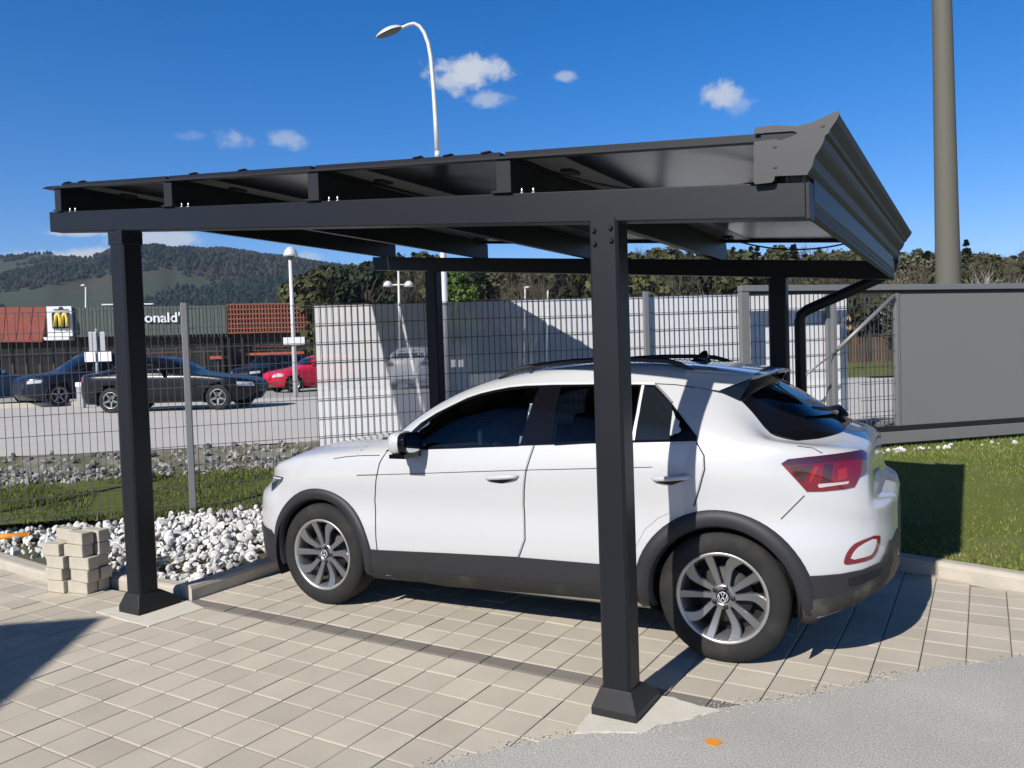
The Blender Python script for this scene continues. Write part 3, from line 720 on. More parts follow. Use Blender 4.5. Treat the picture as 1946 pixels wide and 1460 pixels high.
def resample(P, step, closed=True):
    out = []; n = len(P)
    for i in range(n if closed else n-1):
        a, b = P[i], P[(i+1) % n]; k = max(1, int(math.dist(a, b)/step))
        out += [(lerp(a[0], b[0], j/k), lerp(a[1], b[1], j/k)) for j in range(k)]
    if not closed: out.append(P[-1])
    return out
def smooth_poly(P, closed=True, it=1):
    for _ in range(it):
        Q = []; n = len(P)
        for i in range(n if closed else n-1):
            a, b = P[i], P[(i+1) % n]
            Q += [(a[0]*.75+b[0]*.25, a[1]*.75+b[1]*.25), (a[0]*.25+b[0]*.75, a[1]*.25+b[1]*.75)]
        P = Q if closed else [P[0]]+Q+[P[-1]]
    return P
class CarKit:
    def __init__(s, root, loft):
        s.root, s.loft = root, loft
        s.T = WM[root]; s.inv = s.T.inverted(); s.cc = s.inv @ CAM; s.r3 = s.inv.to_3x3()
    def px(s, x, y):                 # photo pixel -> body surface of the visible side (car coordinates)
        return s.loft.cast(s.cc, (s.r3 @ ray(x, y)).normalized())
    def xz(s, P):                    # photo polygon -> (x,z) polygon on the surface
        out = []
        for x, y in P:
            h = s.px(x, y)
            if h: out.append((h[0].x, h[0].z))
        return out
    def fsid(s):
        return lambda u, v: s.loft.side(u, v)
    def frear(s): return lambda u, v: s.loft.cast(V((9, u, v)), V((-1, 0, 0)))
    def ffront(s): return lambda u, v: s.loft.cast(V((-9, u, v)), V((1, 0, 0)))
    def ftop(s): return lambda u, v: s.loft.cast(V((u, v, 5)), V((0, 0, -1)))
    def fpx(s): return lambda u, v: s.px(u, v)
    def patch(s, name, poly, fn, mt, off=.003, res=.035, skirt=.012, parent=None, mirror=False, flat_y=None):
        P = resample(poly, res*.6); n = len(P); pts = [V((a, b)) for a, b in P]
        x0, x1 = min(p[0] for p in P), max(p[0] for p in P); y0, y1 = min(p[1] for p in P), max(p[1] for p in P)
        def seg_d(q):
            m = 1e9
            for a, b in P:
                m = min(m, (q[0]-a)**2+(q[1]-b)**2)
            return m
        i = 0; y = y0+res*.5
        while y < y1:
            x = x0+res*.5*(i % 2)
            while x < x1:
                if inpoly(x, y, P) and seg_d((x, y)) > (.45*res)**2: pts.append(V((x, y)))
                x += res
            y += res*.87; i += 1
        res_ = delaunay_2d_cdt(pts, [(k, (k+1) % n) for k in range(n)], [], 1, 1e-6)
        v2, fc = res_[0], res_[2]
        co = []; ok = []
        for q in v2:
            h = fn(q.x, q.y)
            if h is None: co.append(None)
            else: co.append(h)
        objs = []
        for sy in ((1, -1) if mirror else (1,)):
            mp = lambda p: V((p.x, p.y*sy, p.z))
            idx = {}; vs = []; ns = []
            for k, h in enumerate(co):
                if h: idx[k] = len(vs); vs.append(mp(h[0]+h[1]*off)); ns.append(mp(h[1]))
            fs = []
            for f in fc:
                if all(k in idx for k in f):
                    g = [idx[k] for k in f]
                    nn = (vs[g[1]]-vs[g[0]]).cross(vs[g[2]]-vs[g[0]])
                    if nn.dot(ns[g[0]]) < 0: g = g[::-1]
                    fs.append(g)
            cnt = {}
            for g in fs:
                for a in range(len(g)):
                    e = (g[a], g[(a+1) % len(g)]); cnt[e] = cnt.get(e, 0)+1
            bd = [e for e in cnt if (e[1], e[0]) not in cnt]
            top = len(fs)
            base = {}
            if skirt:
                bc = {}
                for a, b in bd:
                    for k in (a, b):
                        if k not in base:
                            base[k] = len(vs); vs.append(vs[k].copy()); ns.append(None)
                            bc[k] = len(vs); vs.append(vs[k]-ns[k]*(skirt+off)); ns.append(None)
                for a, b in bd: fs.append([base[b], base[a], bc[a], bc[b]])
            me = bpy.data.meshes.new(name); me.from_pydata(vs, [], fs); me.materials.append(mt)
            me.polygons.foreach_set('use_smooth', [True]*top+[False]*(len(fs)-top)); me.update()
            cn = []
            for p in me.polygons:
                for vi in p.vertices:
                    cn.append(ns[vi] if (p.index < top and ns[vi] is not None) else p.normal.copy())
            me.normals_split_custom_set(cn)
            o = bpy.data.objects.new(name, me); COL.objects.link(o)
            o.parent = parent[0 if sy == 1 else 1] if isinstance(parent, (list, tuple)) else (parent or s.root)
            WM[o] = WM[s.root]; objs.append(o)
        return objs if mirror else objs[0]
    def ribbon(s, name, line, fn, mt, w=.007, off=.0015, parent=None, mirror=False, step=.02):
        L = resample(line, step, False)
        objs = []
        for sy in ((1, -1) if mirror else (1,)):
            mb = MB(); rows = []
            for i, p in enumerate(L):
                h = fn(*p)
                if h is None: continue
                rows.append(h)
            Q = []
            for i, (c, n) in enumerate(rows):
                t = (rows[min(i+1, len(rows)-1)][0]-rows[max(i-1, 0)][0]).normalized(); b = n.cross(t).normalized()
                Q.append([V((q.x, q.y*sy, q.z)) for q in (c-b*w/2-n*.004, c-b*w/2+n*off, c+b*w/2+n*off, c+b*w/2-n*.004)])
            if len(Q) < 2: continue
            a, k = len(Q), 4
            mb.v = [q for r in Q for q in r]
            for i in range(a-1):
                for j in range(3): mb.f.append([i*4+j, i*4+j+1, i*4+5+j, i*4+4+j]); mb.m.append(0); mb.sm.append(False)
            me = bpy.data.meshes.new(name); me.from_pydata(mb.v, [], mb.f); me.materials.append(mt); me.update()
            o = bpy.data.objects.new(name, me); COL.objects.link(o); o.parent = parent[0 if sy == 1 else 1] if isinstance(parent, (list, tuple)) else (parent or s.root); WM[o] = WM[s.root]; objs.append(o)
        return objs if mirror else (objs[0] if objs else None)
    def mesh(s, name, mb, mats, parent=None, recalc=True):    # mb in car coordinates
        mb.v = [s.T @ v for v in mb.v]; return mb.build(name, mats, parent or s.root, recalc=recalc)
    def shell(s, name, mt, drop, thick=0):
        mb = MB(); L = s.loft
        used = {}
        for q in L.quads:
            c = (L.co[q[0]]+L.co[q[1]]+L.co[q[2]]+L.co[q[3]])/4
            if drop(c): continue
            g = []
            for k in q:
                if k not in used: used[k] = len(mb.v); mb.v.append(L.co[k].copy())
                g.append(used[k])
            mb.f.append(g); mb.m.append(0); mb.sm.append(True)
        for row in (L.rows[0], L.rows[-1]):
            o = mb.add(row, []); mb.f.append(list(range(o, o+len(row)))); mb.m.append(0); mb.sm.append(False)
        return mb

def make_wheel(kit, c, sy, steer=0., R=.334, W=.215, detail=True, parent=None, rim_mat='alloy', RR=.232):
    """wheel with axis along y; sy=-1: outer face towards -y"""
    T = Matrix.Translation(V(c)) @ Matrix.Rotation(steer, 4, 'Z') @ Matrix.Rotation(R_(90) if sy < 0 else R_(-90), 4, 'X')
    h = W/2; n = 56 if detail else 24
    e = bpy.data.objects.new('wheel', None); COL.objects.link(e); e.parent = parent or kit.root; e.empty_display_size = .1; WM[e] = WM[kit.root]
    b = lambda mb, nm, mt, pr=e, rc=True: kit.mesh(nm, mb, mt, pr, rc)
    mb = MB()
    prof = [(RR-.005, h*.80), (RR+.006, h*.93), (RR+.022, h*.985), (RR+.045, h), (R-.040, h*.965), (R-.018, h*.87), (R-.006, h*.74), (R-.001, h*.60)]
    if detail:
        for a0, a1 in ((.42, .34), (.06, -.06), (-.34, -.42)): prof += [(R, h*a0), (R-.008, h*(a0-.012)), (R-.008, h*(a1+.012)), (R, h*a1)]
    prof += [(R-.001, -h*.60), (R-.02, -h*.86), (R-.05, -h*.98), (RR, -h*.8)]
    mb.lathe(prof, n, T, closed=True); b(mb, 'tyre', M['rubber'])
    mb = MB(); mb.lathe([(RR-.003, h*.86), (RR+.004, h*.90), (RR-.002, h*.93), (RR-.012, h*.92), (RR-.018, h*.80), (RR-.026, h*.6), (RR-.04, -h*.7), (RR-.02, -h*.85)], n, T)
    rim = b(mb, 'rim', M['alloy_in'])
    mb = MB(); mb.lathe([(0, h*.18), (.140, h*.18), (.143, h*.10), (.143, -h*.1), (0, -h*.1)], 32, T); b(mb, 'brake_disc', M['iron'], e)
    mb = MB(); mb.lathe([(0, -h*.3), (RR-.03, -h*.3)], 24, T); b(mb, 'wheel_back', M['dark'], e)
    mb = MB()
    if detail:
        def spoke(a0, curve):
            P = []
            m_ = 9
            for i in range(m_+1):
                t = i/m_; r = lerp(.045, RR-.012, t)
                if curve:
                    a = a0 + .12*math.sin(math.pi*t**1.3) - .10*t*t; wd = lerp(.015, .027, t**1.2)+(.010*sstep(.5, .95, t))
                else:
                    a = a0; wd = lerp(.014, .024, t)
                z = h*(.60+.26*t-.06*math.sin(math.pi*t)); th = .020
                ca, sa = math.cos(a), math.sin(a); cen = V((r*ca, r*sa, z)); tg = V((-sa, ca, 0))
                P.append([T @ (cen-tg*wd*1.0-V((0, 0, th))), T @ (cen-tg*wd*.92-V((0, 0, .004))), T @ (cen-tg*wd*.75), T @ (cen+tg*wd*.75), T @ (cen+tg*wd*.92-V((0, 0, .004))), T @ (cen+tg*wd-V((0, 0, th)))])
            mb.grid(P, smooth=False)
        ro = R_(0)
        for k in range(5): spoke(ro+math.pi+2*math.pi*k/5, False); spoke(ro+math.pi+2*math.pi*(k+.5)/5, True)
        mb.lathe([(.068, h*.45), (.066, h*.58), (.055, h*.63), (.034, h*.64), (.034, h*.55)], 24, T)
        sp = b(mb, 'spokes', M[rim_mat])
        mb = MB()
        for k in range(5):
            a = math.pi+2*math.pi*(k+.5)/5-.05; mb.lathe([(0, h*.60), (.011, h*.60), (.0125, h*.655), (.0, h*.655)], 12, T @ Matrix.Translation(V((.050*math.cos(a), .050*math.sin(a), .004))))
        b(mb, 'wheel_nuts', M['black'])
        mb = MB(); mb.lathe([(0, h*.67), (.028, h*.67), (.0325, h*.655), (.0325, h*.6)], 24, T); cap = b(mb, 'hub_cap', M['gblack'])
        mb = MB()
        def bar(p, q): 
            z = h*.67+.0012
            mb.tube([T @ V((p[0], p[1], z)), T @ V((q[0], q[1], z))], .0018, 5)
        q = .022
        mb.tube([T @ V((.026*math.cos(a), .026*math.sin(a), h*.67+.001)) for a in [i*math.pi/12 for i in range(25)]], .0016, 5)
        for sgn in (-1, 1):
            bar((sgn*.010, .022), (sgn*.001, .003)); bar((sgn*.021, .011), (sgn*.011, -.022)); bar((sgn*.011, -.022), (sgn*.001, -.001))
        b(mb, 'emblem', M['chrome'], e)
    else:
        for k in range(5):
            a = 2*math.pi*k/5+.3; P = []
            for i in range(4):
                t = i/3; r = lerp(.03, RR-.01, t); wd = lerp(.03, .022, t); ca, sa = math.cos(a), math.sin(a); cen = V((r*ca, r*sa, h*(.6+.2*t))); tg = V((-sa, ca, 0))
                P.append([T @ (cen-tg*wd), T @ (cen+tg*wd)])
            mb.grid(P)
        b(mb, 'spokes', M[rim_mat])
    return e
# ================================================================== THE WHITE PARKED CAR
CS = 1.00985
car = empty('car', (-2.52505, 1.56129, 0), 'white compact crossover car with black roof rails parked under the grey carport', 'car', R_(3.128), CS)
def line(ytab, ztab):
    f, g = pchip(ytab), pchip(ztab); xs = sorted(set([x for x, _ in ytab]+[x for x, _ in ztab]))
    return [(x, f(x), g(x)) for x in xs]
def plan(dy=0., front=0., rear=0.):
    base = [(-.84, .22), (-.825, .36), (-.79, .51), (-.72, .645), (-.60, .755), (-.42, .838), (-.2, .885), (0, .897), (.42, .902), (1.5, .906), (2.2, .907), (2.6, .906), (2.8, .901), (2.95, .882), (3.1, .838), (3.2, .782), (3.28, .70), (3.335, .58), (3.362, .45), (3.378, .30)]
    return [(x, max(.05, y+dy)) for x, y in base]
def planU(dy=0.):     # above the rear bumper the tail lies further forward
    base = [(-.84, .16), (-.825, .26), (-.79, .38), (-.72, .52), (-.60, .66), (-.42, .795), (-.2, .865), (0, .884), (.42, .890), (1.5, .896), (2.2, .898), (2.6, .898), (2.8, .893), (2.95, .868), (3.08, .815), (3.17, .745), (3.235, .66), (3.27, .58), (3.29, .50), (3.31, .46), (3.34, .40), (3.378, .28)]
    return [(x, max(.05, y+dy)) for x, y in base]
lines = [
 line([(-.84, .0), (3.378, 0)], [(-.84, .30), (-.7, .20), (-.3, .19), (2.9, .21), (3.378, .40)]),
 line(plan(-.15), [(-.84, .30), (-.7, .20), (-.3, .19), (2.9, .21), (3.378, .40)]),
 line(plan(-.035), [(-.84, .34), (-.7, .235), (-.4, .21), (.42, .243), (1.95, .275), (2.6, .28), (3.0, .285), (3.2, .36), (3.378, .50)]),
 line(plan(.004), [(-.84, .46), (-.5, .38), (.42, .39), (1.95, .45), (2.6, .46), (3.0, .44), (3.2, .48), (3.378, .58)]),
 line(plan(.011), [(-.84, .58), (-.5, .52), (.42, .475), (1.95, .525), (2.6, .57), (3.0, .60), (3.378, .64)]),
 line(plan(-.012), [(-.84, .68), (-.5, .69), (0, .70), (1, .70), (2, .74), (2.6, .77), (3.0, .755), (3.3, .725), (3.378, .70)]),
 line([(x, y) for x, y in planU(.004) if x < 2.9]+[(2.95, .872), (3.1, .826), (3.2, .772), (3.28, .695), (3.335, .575), (3.362, .445), (3.378, .295)], [(-.84, .70), (-.7, .755), (-.5, .80), (0, .85), (.42, .878), (1.0, .91), (1.52, .945), (2.4, .985), (2.8, .985), (2.92, .945), (3.02, .895), (3.1, .852), (3.2, .812), (3.27, .796), (3.33, .789), (3.362, .784), (3.378, .755)]),
 line([(x, y-(.034 if x > -.3 else .01)) for x, y in planU()], [(-.84, .715), (-.7, .785), (-.5, .872), (-.25, .945), (0, .982), (.42, 1.015), (.6, 1.028), (.79, 1.040), (1.55, 1.076), (2.16, 1.118), (2.5, 1.126), (2.8, 1.122), (3.0, 1.098), (3.15, 1.080), (3.235, 1.058), (3.262, 1.03), (3.276, .93), (3.286, .845), (3.297, .820), (3.34, .808), (3.365, .797), (3.378, .762)]),
 line([(-.84, .14), (-.79, .32), (-.7, .45), (-.5, .63), (-.25, .74), (0, .765), (.3, .775), (.6, .755), (.75, .735), (.9, .715), (1.2, .690), (1.6, .683), (2.2, .672), (2.47, .660), (2.64, .655), (2.79, .665), (2.9, .675), (3.0, .665), (3.15, .60), (3.24, .50), (3.30, .42), (3.378, .25)],
      [(-.84, .72), (-.7, .80), (-.5, .898), (-.25, .976), (0, 1.014), (.3, 1.045), (.42, 1.062), (.52, 1.075), (.62, 1.105), (.75, 1.185), (.9, 1.275), (1.05, 1.338), (1.2, 1.380), (1.4, 1.407), (1.6, 1.415), (2.0, 1.414), (2.25, 1.406), (2.4, 1.392), (2.47, 1.378), (2.555, 1.352), (2.64, 1.305), (2.735, 1.225), (2.79, 1.165), (2.84, 1.128), (2.9, 1.115), (3.0, 1.103), (3.15, 1.088), (3.235, 1.068), (3.262, 1.04), (3.276, .94), (3.286, .850), (3.297, .824), (3.34, .811), (3.365, .80), (3.378, .765)]),
 line([(-.84, .11), (-.79, .25), (-.7, .36), (-.5, .53), (-.25, .64), (0, .67), (.3, .69), (.5, .70), (.6, .690), (.8, .665), (1.1, .63), (1.38, .605), (1.85, .595), (2.36, .585), (2.6, .58), (2.75, .60), (2.9, .61), (3.0, .60), (3.15, .53), (3.24, .43), (3.30, .35), (3.378, .19)],
      [(-.84, .725), (-.7, .812), (-.5, .916), (-.25, .993), (0, 1.030), (.3, 1.058), (.42, 1.075), (.5, 1.105), (.6, 1.165), (.8, 1.282), (.95, 1.352), (1.1, 1.405), (1.38, 1.466), (1.6, 1.490), (1.85, 1.503), (2.1, 1.500), (2.36, 1.476), (2.47, 1.448), (2.555, 1.410), (2.64, 1.358), (2.735, 1.275), (2.79, 1.21), (2.84, 1.160), (2.9, 1.132), (3.0, 1.112), (3.15, 1.094), (3.235, 1.075), (3.262, 1.046), (3.276, .945), (3.286, .853), (3.297, .827), (3.34, .813), (3.365, .802), (3.378, .768)]),
 line([(-.84, .06), (-.7, .20), (-.5, .30), (-.2, .36), (0, .36), (3.0, .36), (3.24, .26), (3.378, .10)],
      [(-.84, .73), (-.7, .825), (-.5, .932), (-.25, 1.010), (0, 1.045), (.3, 1.072), (.42, 1.115), (.5, 1.16), (.6, 1.225), (.8, 1.335), (.95, 1.40), (1.1, 1.445), (1.38, 1.500), (1.6, 1.520), (1.85, 1.531), (2.1, 1.527), (2.36, 1.507), (2.55, 1.470), (2.65, 1.425), (2.73, 1.370), (2.85, 1.295), (2.95, 1.228), (3.03, 1.175), (3.12, 1.138), (3.17, 1.122), (3.235, 1.096), (3.262, 1.065), (3.276, .955), (3.286, .857), (3.297, .830), (3.34, .816), (3.365, .805), (3.378, .77)]),
 line([(-.84, .0), (3.378, 0)],
      [(-.84, .735), (-.7, .83), (-.5, .939), (-.25, 1.017), (0, 1.052), (.25, 1.075), (.35, 1.105), (.42, 1.14), (.5, 1.185), (.6, 1.248), (.8, 1.352), (.95, 1.412), (1.1, 1.455), (1.38, 1.508), (1.6, 1.527), (1.85, 1.537), (2.1, 1.534), (2.36, 1.515), (2.55, 1.482), (2.65, 1.447), (2.73, 1.405), (2.85, 1.335), (2.95, 1.275), (3.07, 1.195), (3.12, 1.165), (3.17, 1.142), (3.235, 1.108), (3.262, 1.075), (3.276, .96), (3.286, .86), (3.297, .832), (3.34, .818), (3.365, .807), (3.378, .772)]),
]
xs = [-.84, -.835, -.825, -.81, -.79, -.76, -.72]
x = -.68
while x < 3.2: xs.append(x); x += .032
xs += [3.21, 3.225, 3.235, 3.243, 3.25, 3.256, 3.262, 3.269, 3.276, 3.281, 3.286, 3.291, 3.297, 3.305, 3.325, 3.34, 3.35, 3.36, 3.37, 3.378]
xs = sorted(set(round(v, 4) for v in xs))
loft = Loft(lines, xs, [3, 3, 5, 4, 5, 6, 6, 6, 5, 6, 6])
K = CarKit(car, loft); S_ = K.fsid()
AXF, AXR, WZ = 0.0, 2.59, .336
def sided(P): return K.xz(P)
# --- outlines read off the photograph, laid onto the body
g_front = sided([(786, 850), (791, 822), (815, 802), (845, 783), (880, 765), (915, 753), (950, 745), (985, 740), (1022, 736.5), (1027.5, 737), (991, 844.5), (820, 851)])
g_rear = sided([(1066, 736), (1048, 841.5), (1120, 840), (1201, 837.5), (1218, 735), (1130, 734)])
g_quart = sided([(1225.5, 736), (1242, 736), (1277, 771), (1277.5, 787), (1272.5, 836), (1206.5, 837)])
dlo = sided([(733, 858.5), (762, 838), (800, 805), (830, 786), (856, 773), (890, 757), (913, 749), (940, 742.5), (970, 737), (1000, 734), (1050, 732), (1130, 731), (1215, 731.5), (1246, 732.5), (1268, 755), (1280, 771), (1300, 798), (1325, 830), (1325, 838.8), (1240, 840.5), (1129, 843), (1016, 846.5), (820, 853.5)])
f_door = sided([(737, 860), (724, 880), (717, 913), (715, 951), (716.5, 1008), (719, 1045), (850, 1051), (983, 1058), (987, 1048), (995.2, 1026), (993, 960), (993.5, 932), (997.5, 895), (1004, 872), (1012.5, 848), (905, 851.5), (820, 855.5)])
r_door = sided([(1018.5, 848.5), (1009.5, 873), (1003, 896), (999, 933), (998.5, 960), (1000.5, 1027), (992.5, 1049), (989.5, 1059), (1139, 1071.5), (1202, 1078), (1208, 1040), (1225, 1007), (1250, 985), (1285, 968.5), (1316, 961.5), (1326, 930), (1336, 893), (1335, 867), (1322, 842.5), (1240, 843), (1130, 846)])
win_zone = [(g_front, 1), (g_rear, 1)]
def shrink(P, k):
    cx = sum(p[0] for p in P)/len(P); cy = sum(p[1] for p in P)/len(P)
    return [(cx+(p[0]-cx)*k, cy+(p[1]-cy)*k) for p in P]
holes = [shrink(g_front, .97), shrink(g_rear, .97)]
def drop(c):
    if abs(c.y) > .45:
        for ax in (AXF, AXR):
            if (c.x-ax)**2+(c.z-WZ)**2 < .402**2: return True
        if abs(c.y) > .5:
            for P in holes:
                if inpoly(c.x, c.z, P): return True
    return False
mb = K.shell('body', M['paint'], drop); body = K.mesh('body', mb, M['paint'])
# inner lining so that the cabin is closed and dark
mb = MB(); 
for q in loft.quads:
    c = sum((loft.co[k] for k in q), V())/4
    if c.z < .45 or c.x < .5 or c.x > 2.7 or drop(c) or any(inpoly(c.x, c.z, shrink(P, 1.06)) and abs(c.y) > .5 for P in holes): continue
    mb.add([loft.co[k]-loft.nor[k]*.028 for k in q], [(0, 1, 2, 3)])
mb.box((1.5, 0, .42), (2.3, 1.5, .04)); mb.box((.62, 0, .72), (.04, 1.5, .62)); mb.box((2.55, 0, .75), (.04, 1.4, .7))
K.mesh('cabin_lining', mb, M['liner'])
# wheel housings
for ax in (AXF, AXR):
    for sy in (-1, 1):
        mb = MB(); P = []
        for i in range(25):
            a = R_(-25+230*i/24); r = .378; P.append([V((ax+r*math.cos(a), sy*.50, WZ+r*math.sin(a))), V((ax+r*math.cos(a), sy*.893, WZ+r*math.sin(a)))])
        mb.grid(P)
        P = [V((ax+.378*math.cos(R_(-25+230*i/24)), sy*.50, WZ+.378*math.sin(R_(-25+230*i/24)))) for i in range(25)]; mb.add(P, [list(range(25))])
        K.mesh('wheel_housing', mb, M['dark'])
# --- doors with handles and seams
DRS = []
for nm, P, lab in (('front_door', f_door, None), ('rear_door', r_door, None)):
    d = K.patch(nm, P, S_, M['paint'], .0035, .045, .004, mirror=True); DRS.append(d)
def dark_line(P, w=.0075, fn=None, off=.0012):
    return K.ribbon('gap_and_crease_line', [(h[0].x, h[0].z) for h in [K.px(*p) for p in P] if h], S_, M['gap'], w, off, mirror=True)
dark_line([(735, 859), (721.5, 880), (714.5, 913), (712.5, 951), (714, 1008), (717, 1046), (717.5, 1075)])
dark_line([(1015.5, 847), (1006.8, 872.5), (1000, 895.5), (996.2, 932.5), (995.8, 960), (998, 1026.5), (989.8, 1049), (986, 1059), (988, 1118)])
dark_line([(1324, 841), (1338, 866.5), (1339, 893), (1329, 930), (1319, 962)])
dark_line([(678, 903.2), (716, 902.4), (800, 900), (900, 896.6), (999, 893.6), (1131, 890.5), (1240, 888)], .004, off=.0042)  # shoulder crease: its thin shading line laid on as a dark ribbon
dark_line([(1484, 987), (1500, 971), (1529, 942)], .005); dark_line([(1521.6, 842.5), (1545, 852), (1563, 862)], .005)
dark_line([(634, 872), (660, 868), (690, 866), (722, 865.5)], .005); dark_line([(679, 863.5), (698, 848)], .005)
dark_line([(1359, 710), (1362, 722), (1368, 737)], .006)
dark_line([(1198, 726.5), (1244, 729.5), (1285, 731.5), (1320, 737)], .006)
# handles
def handle(door2, P, xg):
    cs = [K.px(*p)[0] for p in P]
    for sy, door in zip((1, -1), door2):
        mb = MB(); path = []
        a, b = cs[0], cs[-1]; n = 10
        for i in range(n+1):
            t = i/n; p = a.lerp(b, t); h = loft.side(p.x, p.z); bow = math.sin(math.pi*t)**.7
            q = h[0]+h[1]*(.004+.030*bow); path.append(V((q.x, q.y*sy, q.z+.004)))
        mb.tube(path, [.006]+[.0135]*(n-1)+[.006], 10); K.mesh('handle', mb, M['paint'], door)
        Q = [(lerp(a.x, b.x, t), lerp(a.z, b.z, t)-.006) for t in (.15, .5, .85)]
    K.patch('handle_recess_shade', [(lerp(a.x, b.x, .12), a.z+.013), (lerp(a.x, b.x, .5), a.z+.022), (lerp(a.x, b.x, .88), b.z+.013), (lerp(a.x, b.x, .85), b.z-.016), (lerp(a.x, b.x, .5), a.z-.026), (lerp(a.x, b.x, .15), a.z-.016)], S_, M['gap'], .0045, .02, .002, parent=door2, mirror=True)  # shade behind the handle painted as a flat dark patch
handle(DRS[0], [(923, 909), (986, 906.5)], 0); handle(DRS[1], [(1240, 911), (1312, 908)], 0)
# --- side glazing
K.patch('window_surround', dlo[:13]+dlo[13:], S_, M['gblack'], .0035, .035, .006, mirror=True) if False else None
# surround: black band as ring pieces so that the glass can be looked through
def ringpatch(name, outer, inners, mt, off):
    P = resample(outer, .022); pts = [V(p) for p in P]; ed = [(k, (k+1) % len(P)) for k in range(len(P))]
    for I in inners:
        Q = resample(I, .022); o = len(pts); pts += [V(p) for p in Q]; ed += [(o+k, o+(k+1) % len(Q)) for k in range(len(Q))]
    r = delaunay_2d_cdt(pts, ed, [], 1, 1e-6); v2, fc = r[0], r[2]
    keep = []
    for f in fc:
        c = sum((v2[k] for k in f), V((0, 0)))/len(f)
        if not any(inpoly(c.x, c.y, I) for I in inners): keep.append(f)
    for sy in (1, -1):
        vs = []; 
        for q in v2:
            h = loft.side(q.x, q.y); p = h[0]+h[1]*off if h else V((q.x, -.7, q.y)); vs.append(V((p.x, p.y*sy, p.z)))
        mb = MB(); mb.add(vs, keep, 0, True); K.mesh(name, mb, mt)
ringpatch('window_surround', dlo, [shrink(g_front, .985), shrink(g_rear, .985)], M['gblack'], .0035)
K.patch('side_window', g_front, S_, GL_F, .0005, .05, 0, mirror=True)
K.patch('side_window', g_rear, S_, GL_R, .0005, .05, 0, mirror=True)
K.patch('quarter_window', g_quart, S_, mat('dark_privacy_pane', (.010, .013, .017), .04, 0, .5, coat=.6), .0055, .04, .002, mirror=True)
tr = [(762, 836.5), (800, 803.5), (830, 784.5), (856, 771.5), (890, 755), (913, 747.5), (940, 741), (970, 735.3), (1000, 732.4), (1050, 730.4), (1130, 729.2), (1215, 729.6), (1245, 730.5)]
K.ribbon('window_trim', [(h[0].x, h[0].z) for h in [K.px(*p) for p in tr]], S_, M['chrome'], .016, .006, mirror=True)
K.ribbon('window_trim', [(h[0].x, h[0].z) for h in [K.px(*p) for p in [(1222.5, 733), (1213, 785), (1203.8, 837)]]], S_, M['chrome'], .016, .006, mirror=True)
K.ribbon('window_trim', [(h[0].x, h[0].z) for h in [K.px(*p) for p in [(1246, 731.5), (1262, 748), (1278, 766)]]], S_, mat('matt_grey_trim', (.18, .18, .185), .5), .012, .006, mirror=True)
# windscreen and rear glass
K.patch('windscreen', smooth_poly([(-.66, 1.10), (-.63, 1.22), (-.585, 1.38), (-.55, 1.445), (0, 1.495), (.55, 1.445), (.585, 1.38), (.63, 1.22), (.66, 1.10), (.4, 1.125), (0, 1.135), (-.4, 1.125)], True, 1), K.ffront(), M['gblack'], .003, .05, .004)
rg = [(-.612, 1.365), (-.630, 1.30), (-.650, 1.225), (-.664, 1.15), (-.655, 1.113), (-.56, 1.115), (-.4, 1.128), (-.2, 1.146), (0, 1.153), (.2, 1.146), (.4, 1.128), (.56, 1.115), (.655, 1.113), (.664, 1.15), (.650, 1.225), (.630, 1.30), (.612, 1.365), (.5, 1.43), (0, 1.46), (-.5, 1.43)]
K.patch('rear_window', rg, K.frear(), M['gblack'], .004, .045, .006)
K.patch('cowl_panel', [(.315, -.60), (.40, -.655), (.455, -.64), (.40, -.3), (.375, 0), (.40, .3), (.455, .64), (.40, .655), (.315, .60), (.25, .3), (.235, 0), (.25, -.3)], K.ftop(), M['black'], .006, .05, .006)
for y0_ in (-.55, -.02):
    mb = MB(); mb.tube([loft.cast(V((x_, y_, 4)), V((0, 0, -1)))[0]+V((0, 0, .018)) for x_, y_ in ((.34, y0_), (.40, y0_+.15), (.41, y0_+.35), (.40, y0_+.58))], .008, 6); K.mesh('front_wiper', mb, M['black'])
# tailgate spoiler
mb = MB(); P = []
yl = [-.585, -.575, -.52, -.3, 0, .3, .52, .575, .585]
tip = 2.745
for j, y in enumerate(yl):
    e = abs(y)/.585; zt = 1.463-.016*e*e; xr = tip+.022*(1-e*e)
    hc = loft.cast(V((2.36, y*.985, 4)), V((0, 0, -1)))[0]; h2 = loft.cast(V((2.46, y*.985, 4)), V((0, 0, -1)))[0]
    zr0 = hc.z+.0015
    lo = {True: 1.385, False: 1.40}[e > .9]
    P.append([V((2.36, y, zr0)), V((2.46, y, lerp(zr0, zt, .26)+.004)), V((2.58, y, lerp(zr0, zt, .58)+.004)), V((xr-.03, y, zt+.002)), V((xr, y, zt-.006)), V((xr-.004, y, zt-.018)), V((xr-.05, y*.985, zt-.026)), V((2.56, y*.97, zt-.045)), V((2.46, y*.97, h2.z-.03))])
mb.grid(P, smooth=True)
for r in (0, len(yl)-1):
    o = r*9; mb.f.append([o+i for i in range(9)]); mb.m.append(0); mb.sm.append(False)
spo = K.mesh('roof_spoiler', mb, M['paint'])
